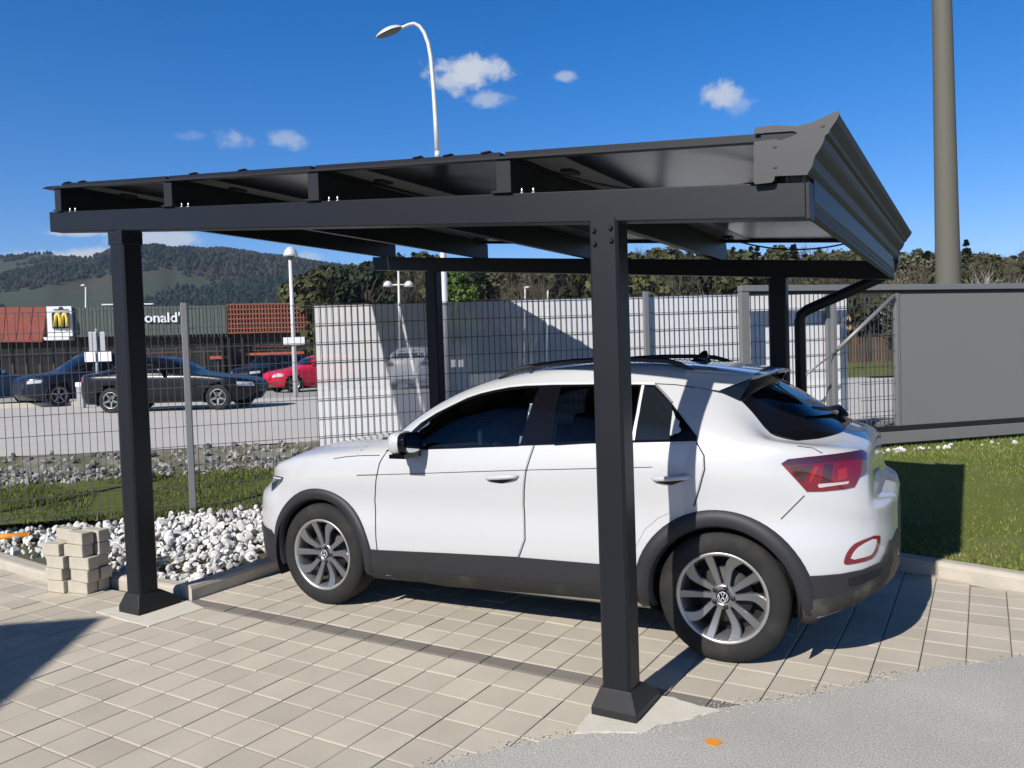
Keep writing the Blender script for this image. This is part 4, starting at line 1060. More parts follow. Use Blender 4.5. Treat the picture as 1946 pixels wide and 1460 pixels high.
for sy in (-1, 1):          # white cheek and dark winglet at each end
    mb = MB(); A = [(2.36, 1.474), (2.47, 1.458), (2.60, 1.450), (2.735, 1.446), (2.70, 1.430), (2.555, 1.372), (2.47, 1.385), (2.36, 1.405)]
    vs = []
    for x_, z_ in A:
        h = loft.side(x_, min(z_, 1.40 if x_ < 2.5 else z_-.0)); y_ = -.600-.010*sstep(1.44, 1.37, z_)-.06*sstep(1.45, 1.38, z_); vs.append(V((x_, sy*-y_, z_)))
    n = len(vs); vin = [V((v.x, v.y*.93, v.z)) for v in vs]
    mb.add(vs+vin, [list(range(n))]+[(i, (i+1) % n, n+(i+1) % n, n+i) for i in range(n)]+[list(range(n, 2*n))])
    K.mesh('spoiler_cheek', mb, M['paint'], spo)
    mb = MB(); W = [V((2.560, -sy*-.657, 1.366)), V((2.708, -sy*-.612, 1.428)), V((2.655, -sy*-.640, 1.318)), V((2.60, -sy*-.56, 1.35))]
    W = [V((w.x, abs(w.y)*sy, w.z)) for w in W]; mb.add(W+[V((w.x, w.y*.94, w.z)) for w in W[:3]], [(0, 1, 2), (1, 5, 6, 2), (0, 4, 5, 1), (0, 2, 6, 4)])
    K.mesh('spoiler_winglet', mb, M['gblack'], spo)
mb = MB(); mb.tube([V((2.60, 0, 1.44)), V((2.60, .35, 1.43))], .0, 4) if False else None
mb.bbox((2.773, 0, 1.446), (.012, .34, .012), .003); K.mesh('high_brake_lamp', mb, M['red'], spo)
# rear wiper
mb = MB(); mb.tube([V((3.10, .02, 1.205)), V((3.075, .03, 1.235)), V((3.02, -.25, 1.245)), V((2.98, -.36, 1.262))], [.018, .016, .010, .007], 8); mb.lathe([(0, .03), (.024, .026), (.03, 0)], 14, Matrix.Translation(V((3.10, 0, 1.185)))); K.mesh('rear_wiper', mb, M['black'])
# roof rails and aerial
for sy in (-1, 1):
    pts = []; 
    for x_ in [1.20, 1.26, 1.34, 1.5, 1.7, 1.9, 2.1, 2.25, 2.33, 2.40]:
        h = loft.cast(V((x_, sy*.575, 4)), V((0, 0, -1)))[0]; up = .036*sstep(1.19, 1.36, x_)*(1-sstep(2.28, 2.41, x_))+.004; pts.append(h+V((0, 0, up)))
    mb = MB(); mb.tube(pts, [.008, .012]+[.0145]*6+[.012, .008], 10)
    for x_ in (1.42, 1.86):
        h = loft.cast(V((x_, sy*.575, 4)), V((0, 0, -1)))[0]; mb.box(h+V((0, 0, .015)), (.018, .014, .05))
    K.mesh('roof_rail', mb, M['black'])
mb = MB(); z0 = loft.cast(V((2.3, 0, 4)), V((0, 0, -1)))[0].z
A = [(2.22, z0-.004), (2.27, z0+.022), (2.31, z0+.060), (2.335, z0+.064), (2.345, z0+.02), (2.36, z0-.012)]
n = len(A); mb.add([V((a, -.022*(1-sstep(z0, z0+.06, b))-.003, b)) for a, b in A]+[V((a, .022*(1-sstep(z0, z0+.06, b))+.003, b)) for a, b in A], [list(range(n)), list(range(n, 2*n))]+[(i, (i+1) % n, n+(i+1) % n, n+i) for i in range(n)])
K.mesh('roof_aerial', mb, M['gblack'])
# --- lamps
tl = [(1484.2, 881.3), (1497, 873), (1533, 869), (1568.9, 866), (1600, 861.8), (1616.1, 859.5), (1636.6, 856.2), (1648, 862), (1649, 880), (1648, 896), (1632.5, 906), (1622.3, 925.5), (1603.8, 929.6), (1562.7, 933.7), (1532.9, 934.3), (1508, 907)]
fp = K.fpx()
tls = K.patch('tail_lamp', tl, fp, M['red'], .006, 7, .012, mirror=True)
K.patch('lamp_top_band', [(1484.8, 881), (1497, 873.6), (1533, 869.6), (1600, 862.4), (1636, 857), (1647.5, 862.5), (1648, 873), (1620, 874), (1570, 879), (1500, 884)], fp, M['lampdark'], .008, 6, .002, parent=tls, mirror=True)
K.patch('lamp_segment', [(1500, 887), (1545, 883), (1528, 914), (1518, 914)], fp, M['lampdark'], .008, 5, .002, parent=tls, mirror=True)
K.patch('lamp_segment', [(1566, 882), (1582, 880), (1578, 915), (1560, 918)], fp, M['lampdark'], .008, 5, .002, parent=tls, mirror=True)
K.patch('lamp_light_bar', [(1548, 888), (1556, 887), (1541, 916), (1536, 916)], fp, M['red2'], .009, 3, .002, parent=tls, mirror=True)
K.patch('lamp_element', [(1591, 893), (1607, 888), (1608, 910), (1590, 914)], fp, M['red2'], .009, 4, .002, parent=tls, mirror=True)
K.patch('reversing_strip', [(1553, 922), (1556, 919.5), (1598, 916.5), (1612, 914.5), (1610, 919.5), (1598, 921), (1556, 927)], fp, M['lampw'], .009, 3, .002, parent=tls, mirror=True)
K.patch('indicator_lens', [(1637, 876), (1648, 873), (1647.5, 895.5), (1633, 905)], fp, mat('amber_grey_lens', (.13, .07, .05), .1, 0, .5, coat=1), .009, 4, .002, parent=tls, mirror=True)
hl = [(518.8, 903.5), (530, 905), (539.1, 907.2), (536.7, 914.7), (526, 926), (516.5, 934.5), (517.5, 918)]
hls = K.patch('headlamp', hl, fp, M['headl'], .004, 4, .01, mirror=True)
K.patch('daytime_lamp_strip', [(519, 905.5), (536, 909), (534.5, 911), (519, 908.5)], fp, M['chrome'], .006, 3, .002, parent=hls, mirror=True)
# front end (seen only from elsewhere): grille, intake, emblem
K.patch('front_grille', [(-.58, .765), (-.2, .725), (.2, .725), (.58, .765), (.56, .80), (.2, .785), (-.2, .785), (-.56, .80)], K.ffront(), M['gblack'], .004, .04, .01)
K.patch('front_intake', [(-.42, .36), (.42, .36), (.46, .52), (.30, .58), (-.30, .58), (-.46, .52)], K.ffront(), M['black'], .004, .05, .01)
# reflectors in the rear bumper: red frame round a white field
rfo = smooth_poly([(1603, 1069), (1607, 1054), (1617, 1039), (1629, 1030), (1671.5, 1014), (1671.5, 1030), (1664, 1053), (1652, 1064.5), (1617, 1072.5), (1605, 1073)], True, 1)
rfi = smooth_poly([(1614, 1065), (1621, 1049), (1633.5, 1036.5), (1665, 1020.5), (1663, 1038), (1656.5, 1052.5), (1647, 1057.5)], True, 1)
rf = K.patch('rear_reflector', rfo, fp, M['red'], .004, 6, .008, mirror=True)
K.patch('reflector_centre', rfi, fp, M['paint'], .0065, 6, .003, parent=rf, mirror=True)
# --- lower cladding
sill = sided([(700, 1043.5), (717, 1045), (850, 1051.5), (985, 1059), (1139, 1072), (1214, 1079), (1214, 1139), (1139, 1133), (985, 1119), (850, 1108), (711, 1095.5), (705, 1070)])
K.patch('sill_cladding', sill, S_, M['clad'], .010, .05, .012, mirror=True)
slow = sided([(709, 1082), (850, 1091), (985, 1101), (1139, 1114), (1213, 1120), (1213, 1141), (1139, 1135.5), (985, 1121.5), (850, 1110.5), (712, 1098)])
K.patch('sill_edge', slow, S_, mat('dusty_sill_plastic', (.024, .0235, .023), .65, 0, .3, col2=(.060, .056, .047), mixscale=4, mixlo=.5, mixhi=.75), .013, .04, .02, mirror=True)
K.ribbon('gap_and_crease_line', [(h[0].x, h[0].z) for h in [K.px(*p) for p in [(985.5, 1059.5), (987, 1090), (990, 1119)]]], S_, M['gap'], .006, .011, mirror=True)
def arch(ax, r0, r1, a0, a1, nm, sq=0.):
    for sy in (1, -1):
        mb = MB(); P = []
        n = 40
        for i in range(n+1):
            a = R_(lerp(a0, a1, i/n)); row = []
            for k, (r, off) in enumerate(((r0-.012, -.03), (r0, .006), (r0+.006, .013), (lerp(r0, r1, .5), .017), (r1-.006, .012), (r1, -.004))):
                rr_ = r*(1+sq*max(0, math.sin(2*a))**2*.0); x_, z_ = ax+rr_*math.cos(a), WZ+rr_*math.sin(a)
                x_ = max(-.66, x_)
                h = loft.side(x_, max(z_, .2)); 
                p = V((x_, (h[0].y if h else -.9)-off, z_)); row.append(V((p.x, p.y*sy, p.z)))
            P.append(row)
        mb.grid(P, smooth=True); K.mesh(nm, mb, M['clad'])
arch(AXF, .368, .437, -14, 196, 'arch_cladding'); arch(AXR, .370, .452, -22, 194, 'arch_cladding')
# rear lower bumper and vent, front lower corner
rb_ = [(1533, 1095), (1560, 1093.8), (1598, 1090.5), (1639, 1082.5), (1672, 1068.5), (1681, 1053), (1690, 1026), (1694, 1036), (1693, 1062), (1683, 1098), (1665, 1119), (1624, 1146), (1569, 1165.5), (1526.5, 1174), (1521, 1140), (1519, 1110)]
rbo = K.patch('rear_lower_bumper', rb_, fp, M['clad'], .010, 9, .012, mirror=True)
K.patch('bumper_edge', [(1521, 1139), (1545, 1138), (1582, 1132), (1620, 1118), (1650, 1095), (1677, 1070), (1691, 1045), (1692.5, 1062), (1682.5, 1098), (1664.5, 1118.5), (1623.5, 1145.5), (1569, 1165), (1526.8, 1173.5)], fp, M['dirty'], .0125, 8, .004, parent=rbo, mirror=True)
K.patch('bumper_vent', [(1610, 1098), (1640, 1090), (1673, 1077), (1669, 1090), (1640, 1106), (1611, 1113)], fp, M['dark'], .0130, 6, .004, parent=rbo, mirror=True)
K.patch('rear_bumper_centre', [(-.52, .34), (.52, .34), (.55, .60), (.3, .64), (-.3, .64), (-.55, .60)], K.frear(), M['clad'], .006, .06, .01)
fl_ = [(-.66, .24), (-.40, .215), (-.40, .40), (-.47, .455), (-.70, .47), (-.755, .44), (-.74, .33)]
K.patch('front_lower_bumper', fl_, S_, M['clad'], .008, .04, .012, mirror=True)
# door mirrors
for sy in (-1, 1):
    o = V((.765, sy*.985, 1.085)); 
    mb = MB(); n = 12; P = []
    for i in range(7):
        t = i/6; xx = -.085+.10*t; r = [.30, .72, .90, .98, 1.0, .97, .90][i]
        ring_ = []
        for k in range(n):
            a = 2*math.pi*k/n; ca, sa = math.cos(a), math.sin(a)
            yy = .100*r*math.copysign(abs(ca)**.6, ca); zz = .070*r*math.copysign(abs(sa)**.6, sa); ring_.append(o+V((xx, yy, zz+.012+(.010*yy/.1)*sy*0)))
        P.append(ring_)
    mb.grid(P, closeu=True); mb.f.append(list(range(n))); mb.m.append(0); mb.sm.append(True)
    mir = K.mesh('door_mirror', mb, M['paint'])
    mb = MB(); P2 = [[o+(q-o)*1.02+V((.024*(i), 0, 0)) for q in P[6]] for i in range(3)]; mb.grid(P2, closeu=True); mb.f.append([2*n+k for k in range(n)]); mb.m.append(0); mb.sm.append(False)
    K.mesh('mirror_frame', mb, M['gblack'], mir)
    mb = MB(); mb.add([o+(q-o)*.86+V((.0545, 0, 0)) for q in P[6]], [list(range(n))]); K.mesh('mirror_glass', mb, mat('mirror_glass_face', (.6, .63, .66), .02, 1.), mir)
    mb = MB(); P = [[o+V((xx, yy, zz-.060)) for yy, zz in ((-.085, -.014), (.085, -.014), (.085, .010), (-.085, .010))] for xx in (-.05, .0, .06)]; mb.grid(P, closeu=True, smooth=False)
    mb.f.append([0, 1, 2, 3]); mb.m.append(0); mb.sm.append(False); mb.f.append([8, 9, 10, 11]); mb.m.append(0); mb.sm.append(False); K.mesh('mirror_base', mb, M['gblack'], mir)
    mb = MB(); mb.tube([V((.70, sy*.85, 1.045)), V((.72, sy*.93, 1.05))], [.03, .022], 8); K.mesh('mirror_arm', mb, M['gblack'], mir)
# --- cabin: seats, dashboard, steering wheel
for yy in (-.36, .36):
    mb = MB(); mb.bbox((1.38, yy, .66), (.50, .48, .16), .05)
    mb.bbox((1.66, yy, .95), (.13, .46, .60), .05, mtx=Matrix.Rotation(R_(16), 4, 'Y')); mb.bbox((1.76, yy, 1.305), (.10, .26, .17), .045, mtx=Matrix.Rotation(R_(10), 4, 'Y'))
    mb.tube([V((1.735, yy-.06, 1.18)), V((1.755, yy-.06, 1.26))], .007, 6); mb.tube([V((1.735, yy+.06, 1.18)), V((1.755, yy+.06, 1.26))], .007, 6)
    K.mesh('front_seat', mb, M['cloth'])
mb = MB(); mb.bbox((2.20, 0, .66), (.45, 1.25, .16), .05); mb.bbox((2.45, 0, .95), (.13, 1.25, .58), .05, mtx=Matrix.Rotation(R_(18), 4, 'Y'))
for yy in (-.38, 0, .38): mb.bbox((2.52, yy, 1.27), (.09, .25, .13), .04)
K.mesh('rear_bench', mb, M['cloth'])
mb = MB(); mb.bbox((.80, 0, .94), (.42, 1.42, .20), .06); K.mesh('dashboard', mb, M['liner'])
T = Matrix.Translation(V((1.06, -.36, .98))) @ Matrix.Rotation(R_(65), 4, 'Y')
mb = MB(); mb.tube([T @ V((.185*math.cos(a), .185*math.sin(a), 0)) for a in [i*math.pi/14 for i in range(29)]], .016, 8, cap=False); mb.lathe([(0, .02), (.06, .015), (.065, -.03), (0, -.05)], 12, T)
for a in (0, 2.1, 4.2): mb.tube([T @ V((0, 0, 0)), T @ V((.18*math.cos(a), .18*math.sin(a), 0))], .014, 6)
K.mesh('steering_wheel', mb, M['liner'])
# number plate at the back
K.patch('number_plate', [(-.26, .625), (.26, .625), (.26, .73), (-.26, .73)], K.frear(), mat('plate_white', (.7, .7, .69), .4), .006, .05, .008)
for ax in (AXF, AXR):
    for sy in (-1, 1): make_wheel(K, (ax, sy*.776, .334), sy, 0)
# ================================================================== FENCE, BANNERS, GATE
FT = (RH+FH*.292).normalized(); FN = V((-FT.y, FT.x, 0))       # along the fence, away from the camera
WIRE = mat('fence_wire', (.075, .08, .085), .5, .2, .5)
POSTM = mat('fence_post_grey', (.22, .225, .23), .45, .3, .5, var=.08)
z_t = lambda l: 2.20+.014*(l+2.0)
fence = empty('fence', ld(-1.5, d_f(-1.5), .1), 'grey steel mesh fence with plain posts running behind the gravel bed and car', 'fence')
posts = [-8.0, -5.6, -3.19, -.80, 1.56, 3.93]
for l in posts:
    p = ld(l, d_f(l)-.035, z_f(l)-.15); h = z_t(l)+.055-p.z; mb = MB(); rz = math.atan2(FT.y, FT.x)
    mb.bbox(p+V((0, 0, h/2)), (.062, .05, h), .008, rz); po = mb.build('post', POSTM, fence)
    mb = MB(); mb.bbox(p+V((0, 0, h+.006)), (.07, .058, .016), .005, rz); mb.build('post_cap', M['black'], po)
def wire_v(mb, p, z0, z1, r):
    a, b = FT*r, FN*r; mb.hexa([V((p.x, p.y, z0))+q for q in (-a-b, a-b, a+b, b-a)]+[V((p.x, p.y, z1))+q for q in (-a-b, a-b, a+b, b-a)])
def wire_h(mb, p, q, r):
    t = (q-p).normalized(); n = FN*r; u = V((0, 0, r)); mb.hexa([p-n-u, p+n-u, q+n-u, q-n-u, p-n+u, p+n+u, q+n+u, q-n+u][0:4]+[p-n+u, p+n+u, q+n+u, q-n+u])
PIT = .0645
for i, l0 in enumerate(posts):
    l1 = posts[i+1] if i+1 < len(posts) else 4.9
    mb = MB(); k0 = int(math.ceil((l0+.01)/(PIT*.953))); l = k0*PIT*.953
    while l < l1-.01:
        j = .002*math.sin(l*7); wire_v(mb, ld(l, d_f(l)+j), z_f(l)+.03, z_t(l), .0026); l += PIT*.953
    for k in range(0, 11):
        for e in (-.007, .007):
            if e > 0: continue
            A = ld(l0, d_f(l0), z_t(l0)-.193*k-.004)+FN*e; B = ld(l1, d_f(l1), z_t(l1)-.193*k-.004)+FN*e
            if A.z < z_f(l0)+.01: continue
            wire_h(mb, A, B, .0030)
    mb.build('mesh_panel', WIRE, fence, recalc=False)

# white privacy net tied behind the mesh: bright in the sun, see-through in the carport's shade
def net_material():
    m = bpy.data.materials.new('white_privacy_net'); m.use_nodes = True; nt = m.node_tree; N = nt.nodes; L = nt.links; N.clear()
    o = N.new('ShaderNodeOutputMaterial'); t = N.new('ShaderNodeBsdfTransparent'); d = N.new('ShaderNodeBsdfDiffuse'); d.inputs[0].default_value = (.95, .95, .97, 1)
    tc = N.new('ShaderNodeTexCoord'); n = N.new('ShaderNodeTexNoise'); n.inputs['Scale'].default_value = 1.4; n.inputs['Detail'].default_value = 6; L.new(tc.outputs['Object'], n.inputs['Vector'])
    mr = N.new('ShaderNodeMapRange'); mr.inputs[3].default_value = .27; mr.inputs[4].default_value = .22; L.new(n.outputs['Fac'], mr.inputs[0])
    mx = N.new('ShaderNodeMixShader'); L.new(mr.outputs[0], mx.inputs[0]); L.new(d.outputs[0], mx.inputs[1]); L.new(t.outputs[0], mx.inputs[2]); L.new(mx.outputs[0], o.inputs[0]); return m
BAN = net_material()
def net(l0, l1, label):
    mb = MB(); P = []
    for i in range(40):
        l = lerp(l0, l1, i/39); row = []
        for j in range(10):
            z = lerp(z_f(l)+.45, z_t(l)-.012, j/9); w = .002*noise.noise(V((l*1.5, z*1.2, 0))); row.append(ld(l, d_f(l)+.011, z)+FN*w)
        P.append(row)
    mb.grid(P); mb.grid([[p+FN*.0015 for p in (r[0], r[0]+V((0, 0, .025)))] for r in P]); mb.grid([[p+FN*.0015 for p in (r[-1], r[-1]-V((0, 0, .03)))] for r in P])
    b = mb.build('privacy_net', BAN, origin=ld((l0+l1)/2, d_f((l0+l1)/2), z_f(l0)+.45), recalc=False); tag(b, label, 'net'); return b
net(-2.02, 4.22, 'long white privacy net tied behind the fence mesh, partly shaded by the carport')

# sliding gate standing a little in front of the fence
d_g = lambda l: d_f(l)-.29
gp0 = ld(3, d_g(3)); GT, GN = FT, FN
gate = empty('sliding_gate', ld(5.5, d_g(5.5), .32), 'long grey sliding gate with solid sheet end standing behind the lawn', 'gate')
GM = mat('gate_frame_grey', (.22, .216, .208), .45, .3, .5, var=.06); GS = mat('gate_sheet_grey', (.185, .182, .173), .5, 0, .4, var=.05, vscale=1.5)
gl = lambda l: ld(l, d_g(l)); rzg = math.atan2(GT.y, GT.x)
def gbar(name, l0, l1, z0, z1, th=.06, e=0., m=GM, parent=gate, bev=.006):
    a, b = gl(l0)-GN*e, gl(l1)-GN*e; mb = MB(); c = (a+b)/2; mb.bbox((c.x, c.y, (z0+z1)/2), ((b-a).length, th, z1-z0), bev, rzg); return mb.build(name, m, parent)
gbar('top_rail', 2.66, 9.2, 2.265, 2.338, .09); gbar('top_rail_dark_underside', 2.75, 9.2, 2.228, 2.2645, .05, m=M['anth'])  # second bar puts the top rail's shaded underside into a darker colour
gbar('gate_post', 2.66, 2.765, .3, 2.2645, .075, -.002)
gbar('middle_post', 3.865, 3.92, .585, 2.228, .05); gbar('stile', 4.746, 4.80, .585, 2.228, .055)
gbar('bottom_rail', 3.1, 9.2, .376, .52, .10); gbar('bottom_gap_shade', 2.77, 9.2, .5205, .5845, .05, m=M['black'])  # black bar stands in for the shade in the gap under the sheet
gbar('sheet', 4.801, 9.15, .585, 2.2275, .025, .0, GS, bev=.003)
mb = MB()
l = 4.32
while l < 4.74:
    wire_v(mb, gl(l), .585, 2.228, .0030); l += .0655
for k in range(9): wire_h(mb, gl(4.25)+V((0, 0, 2.12-.2*k)), gl(4.746)+V((0, 0, 2.12-.2*k)), .0035)
mb.build('mesh_panel', WIRE, gate, recalc=False)
g = lambda x, y, e=.04: on_plane(x, y, gp0-GN*e, GN)
mb = MB(); mb.tube([g(1699, 562), g(1590, 666)], .026, 10); mb.build('brace', GM, gate)
mb = MB(); mb.tube([g(1588, 668), g(1555, 694), g(1520, 722)], .012, 8); mb.build('brace', GM, gate)

# ------------------------------------------------------------------ stacked paver blocks by the kerb
BLK = mat('loose_paver_block', (.47, .425, .345), .9, 0, .3, var=.2, vscale=14, bump=.4, bscale=90)
bo = V((-4.325, .215, 0)); brz = R_(5); bx = V((math.cos(brz), math.sin(brz), 0)); by = V((-bx.y, bx.x, 0))
ORD = ['bottom', 'second', 'third', 'fourth', 'top']
def block(u, v, k, dz, rz, sz, label):
    mb = MB(); p = bo+bx*u+by*v+V((0, 0, .089*k+.0445+dz)); mb.bbox((0, 0, 0), sz, .006, 0)
    for i, q in enumerate(mb.v): mb.v[i] = Matrix.Rotation(brz+rz, 4, 'Z') @ q + p
    b = mb.build('paver_block', BLK, origin=p-V((0, 0, .0445))); tag(b, label, 'paver block', 'loose paver blocks stacked by the kerb'); return b
for k in range(5):
    block(rnd.uniform(-.022, .022)-(.02 if k == 3 else 0), -.047+rnd.uniform(-.008, .002), k, 0, rnd.uniform(-.10, .08), (.19, .090, .087), ORD[k]+' sand coloured paver block in the sunlit front row of the taller stack')
    block(rnd.uniform(-.022, .022)+.004, .047+rnd.uniform(-.001, .010), k, 0, rnd.uniform(-.05, .05), (.19, .090, .087), ORD[k]+' paver block in the shaded back row of the taller stack')
for k in range(4):
    block(-.205+rnd.uniform(-.014, .014)-(.025 if k == 3 else 0), -.085, k, 0, rnd.uniform(-.08, .08), (.17, .090, .087), ['bottom', 'second', 'third', 'top'][k]+' paver block of the lower stack beside the taller one')
block(-.205, .015, 0, 0, .05, (.18, .09, .087), 'paver block lying on the ground behind the two stacks')
for k in range(1, 5): block(-.205+rnd.uniform(-.015, .015), .015, k, 0, rnd.uniform(-.05, .05), (.18, .09, .087), ORD[k]+' paver block of the half hidden stack at the back')
# orange bar on the stones
a, b = pix(-70, 1026, 7.25), pix(60, 1017, 7.25); ob = empty('warning_bar', a.lerp(b, .5), 'orange plastic bar with black end lying across the white stones', 'bar')
t = (b-a).normalized(); mb = MB(); mb.tube([a, a.lerp(b, .97)], .030, 12); mb.build('tube', mat('orange_plastic', (.80, .30, .02), .45), ob)
mb = MB(); mb.tube([a.lerp(b, .97), b-t*.005, b], [.031, .031, .022], 12); mb.build('end_cap', mat('dull_orange_end', (.45, .17, .03), .5), ob)
mb = MB(); mb.tube([a-V((0, 0, .045))-t*.02, b.lerp(a, .0)-V((0, 0, .040))], .016, 8); mb.build('rod', M['black'], ob)

# ------------------------------------------------------------------ lamps, poles and signs beyond the fence
LPM = mat('lamp_post_white', (.66, .66, .64), .45, .2, .5); CONC = mat('spun_concrete_pole', (.115, .110, .086), .75, 0, .3, var=.05, vscale=.8)
def lamp_curved(loc_px, d, label):
    e = empty('street_lamp', pz(loc_px, d, .5), label, 'street lamp')
    Q = [(846, 600), (842, 480), (835, 340), (831.5, 297)]
    base = pz(849, d, .5); up = [base]+[pix(x, y, d) for x, y in Q]
    mb = MB(); mb.tube(up, [.075, .068, .062, .060, .058], 14); 
    mb.tube([pix(831.7, 300, d), pix(831.2, 288, d)], [.060, .052], 14); mb.build('pole', LPM, e)
    C_ = [(831.2, 290), (828, 230), (823.5, 160), (819, 110), (814, 83), (806, 62), (797, 50), (787, 45), (777, 47), (768, 51), (757, 55)]
    mb = MB(); mb.tube([pix(x, y, d) for x, y in C_], [.050, .046, .043, .042, .040, .038, .036, .034, .032, .030, .028], 12); mb.build('curved_arm', LPM, e)
    c = pix(740, 62, d); ax = (pix(717, 71, d)-pix(760, 54, d)).normalized(); sd = ax.cross(V((0, 0, 1))).normalized(); upv = sd.cross(ax)
    def ell(n0, n1, zs, sc=1.):
        P = []
        for i in range(13):
            t = i/12; r = math.sin(math.pi*t)**.6*sc; row = []
            for k in range(n0, n1+1):
                a = math.pi*k/8; row.append(c+ax*(.29*(2*t-1))+sd*(.135*r*math.cos(a))+upv*(zs*r*math.sin(a)*(1-.25*t)))
            P.append(row)
        return P
    mb = MB(); mb.grid(ell(0, 8, .115)); hd = mb.build('lamp_head', LPM, e)
    mb = MB(); mb.grid(ell(0, 8, -.055, .97)); mb.build('lens', mat('lamp_bowl_grey', (.11, .115, .115), .25), hd)
lamp_curved(849, 15.5, 'tall white street lamp with curved arm rising behind the carport roof')
d = 26.2; e = empty('street_lamp', pz(563, d, .5), 'slim white lamp post with bell shaped head beside the parked red car', 'street lamp')
mb = MB(); mb.tube([pz(562.5, d, .5), pix(556, 600, d), pix(551, 488, d)], [.085, .07, .055], 12); mb.build('pole', LPM, e)
c = pix(552, 478, d); mb = MB(); mb.lathe([(0, .16), (.09, .14), (.19, .02), (.23, -.10), (.235, -.16), (.15, -.17), (0, -.17)], 20, Matrix.Translation(c)); hd = mb.build('lamp_head', LPM, e)
mb = MB(); mb.lathe([(0, -.02), (.13, -.02), (.10, -.12), (0, -.14)], 14, Matrix.Translation(c-V((0, 0, .15)))); mb.build('lens', mat('lamp_bowl_grey', (.11, .115, .115), .25), hd)
mb = MB(); mb.box(pix(559, 648, d-.12), (.70, .06, .24), math.atan2(RH.y, RH.x)); mb.build('sign_board', LPM, e)
d = 38; e = empty('street_lamp', pz(757, d, .5), 'white twin headed lamp post seen above the privacy net', 'street lamp')
mb = MB(); mb.tube([pz(762, d, .5), pix(757, 512, d)], [.08, .05], 10); mb.tube([pix(738, 542, d), pix(776, 541, d)], .035, 8); mb.build('pole', LPM, e)
for x in (737, 777):
    c = pix(x, 541, d); mb = MB(); mb.lathe([(0, .18), (.10, .16), (.20, .05), (.24, -.10), (0, -.12)], 14, Matrix.Translation(c)); mb.build('lamp_head', LPM, e)
for (px, ytop, d, lab) in ((998, 545, 45, 'small pale lamp post showing above the middle of the privacy net'), (1041, 552, 48, 'thin pale pole showing above the sunlit part of the privacy net')):
    e = empty('street_lamp' if px < 1000 else 'flag_pole', pz(px, d, .5), lab, 'street lamp' if px < 1000 else 'pole'); mb = MB(); mb.tube([pz(px-2, d, .5), pix(px, ytop, d)], .05, 8); mb.build('pole', LPM, e)
    if px < 1000:
        mb = MB(); mb.bbox(pix(px+4, ytop+1, d), (.35, .14, .09), .03); mb.build('lamp_head', LPM, e)
d = 120; e = empty('street_lamp', pz(158, d, .5), 'far lamp post standing out against the hillside', 'street lamp'); mb = MB(); mb.tube([pz(163, d, .5), pix(163, 543, d)], .12, 8); mb.tube([pix(163, 543, d), pix(157, 541, d)], .10, 6); mb.build('pole', LPM, e)
mb = MB(); mb.bbox(pix(158, 542.5, d), (.9, .3, .22), .06); mb.build('lamp_head', LPM, e)
d = 13.2; e = empty('mast', pz(1804, d, .3), 'thick tapered grey mast rising out of the picture behind the gate', 'mast')
mb = MB(); b0 = pz(1808, d, .2); b1 = pix(1790, 0, d); b2 = b0.lerp(b1, 1.5); mb.tube([b0, b0.lerp(b1, .25), b1, b2], [.215, .196, .149, .12], 32); mb.build('shaft', CONC, e)
mb = MB(); mb.lathe([(.33, 0), (.33, .02), (.23, .03), (.22, .12)], 24, Matrix.Translation(b0)); mb.build('base_flange', GM, e)
# sign post and meter box by the car park
d = 24.5; SGB = mat('sign_back_grey', (.36, .37, .38), .5, .4); SGW = mat('sign_white', (.78, .78, .77), .5)
e = empty('sign_post', pz(184, d, .5), 'grey post with backs of traffic signs and white plates by the road', 'sign'); rzc = math.atan2(RH.y, RH.x)
mb = MB(); mb.tube([pz(186, d, .5), pix(183, 625, d)], .045, 10); mb.build('pole', SGB, e)
for (x0, x1, y0, y1, m, nm, e_) in ((169, 184, 631, 672, SGB, 'sign_back', .06), (190, 200, 631, 668, SGB, 'sign_back', .05), (161, 182, 669, 688, SGW, 'sign_plate', .07), (187, 212, 669, 687, SGW, 'sign_plate', .06)):
    c = pix((x0+x1)/2, (y0+y1)/2, d-e_); mb = MB(); mb.bbox(c, ((x1-x0)*d/FPX, .03, (y1-y0)*d/FPX), .01, rzc); mb.build(nm, m, e)
d = 23.8; e = empty('meter_box', pz(157, d, .5), 'small white meter box on a short stand by the dark cars', 'box')
mb = MB(); z1 = pix(157, 727, d).z; mb.bbox(V((pz(157, d, 0).x, pz(157, d, 0).y, (z1+.5)/2)), (.20, .16, z1-.5), .015, rzc); mb.build('stand', SGB, e)
mb = MB(); mb.bbox(pix(157, 731, d-.02), (.34, .22, .14), .02, rzc); bx_ = mb.build('lid', SGW, e); mb = MB(); mb.bbox(pix(161, 744, d-.12), (.16, .04, .22), .01, rzc); mb.build('panel', SGW, e)

# ------------------------------------------------------------------ restaurant beyond the car park
A0, B0 = ld(-.6456*43, 43), ld((595-973)/FPX*47, 47); BT = (B0-A0).normalized(); BN = V((-BT.y, BT.x, 0)); BN = BN if BN.dot(FH) > 0 else -BN
fac = lambda x, y, e=0.: on_plane(x, y, A0-BN*e, BN)
rest = empty('restaurant', A0.lerp(B0, .5)+V((0, 0, .5)), 'low restaurant with green fascia, red metal roofs and white sign tower across the car park', 'building')
RED = mat('red_metal_roof', (.23, .062, .045), .55, .0, .4, var=.15, vscale=2); GREEN = mat('grey_green_fascia', (.085, .105, .088), .6, var=.1, vscale=1.5); WALL = mat('dark_wall', (.035, .028, .024), .8, var=.3, vscale=.7)
GLZ = mat('restaurant_glazing', (.012, .013, .015), .08, 0, .5); WHT = mat('sign_tower_white', (.80, .80, .79), .6); RUST = mat('red_lattice', (.26, .082, .045), .65, var=.15, vscale=3); ORG = mat('orange_band', (.40, .085, .035), .6)
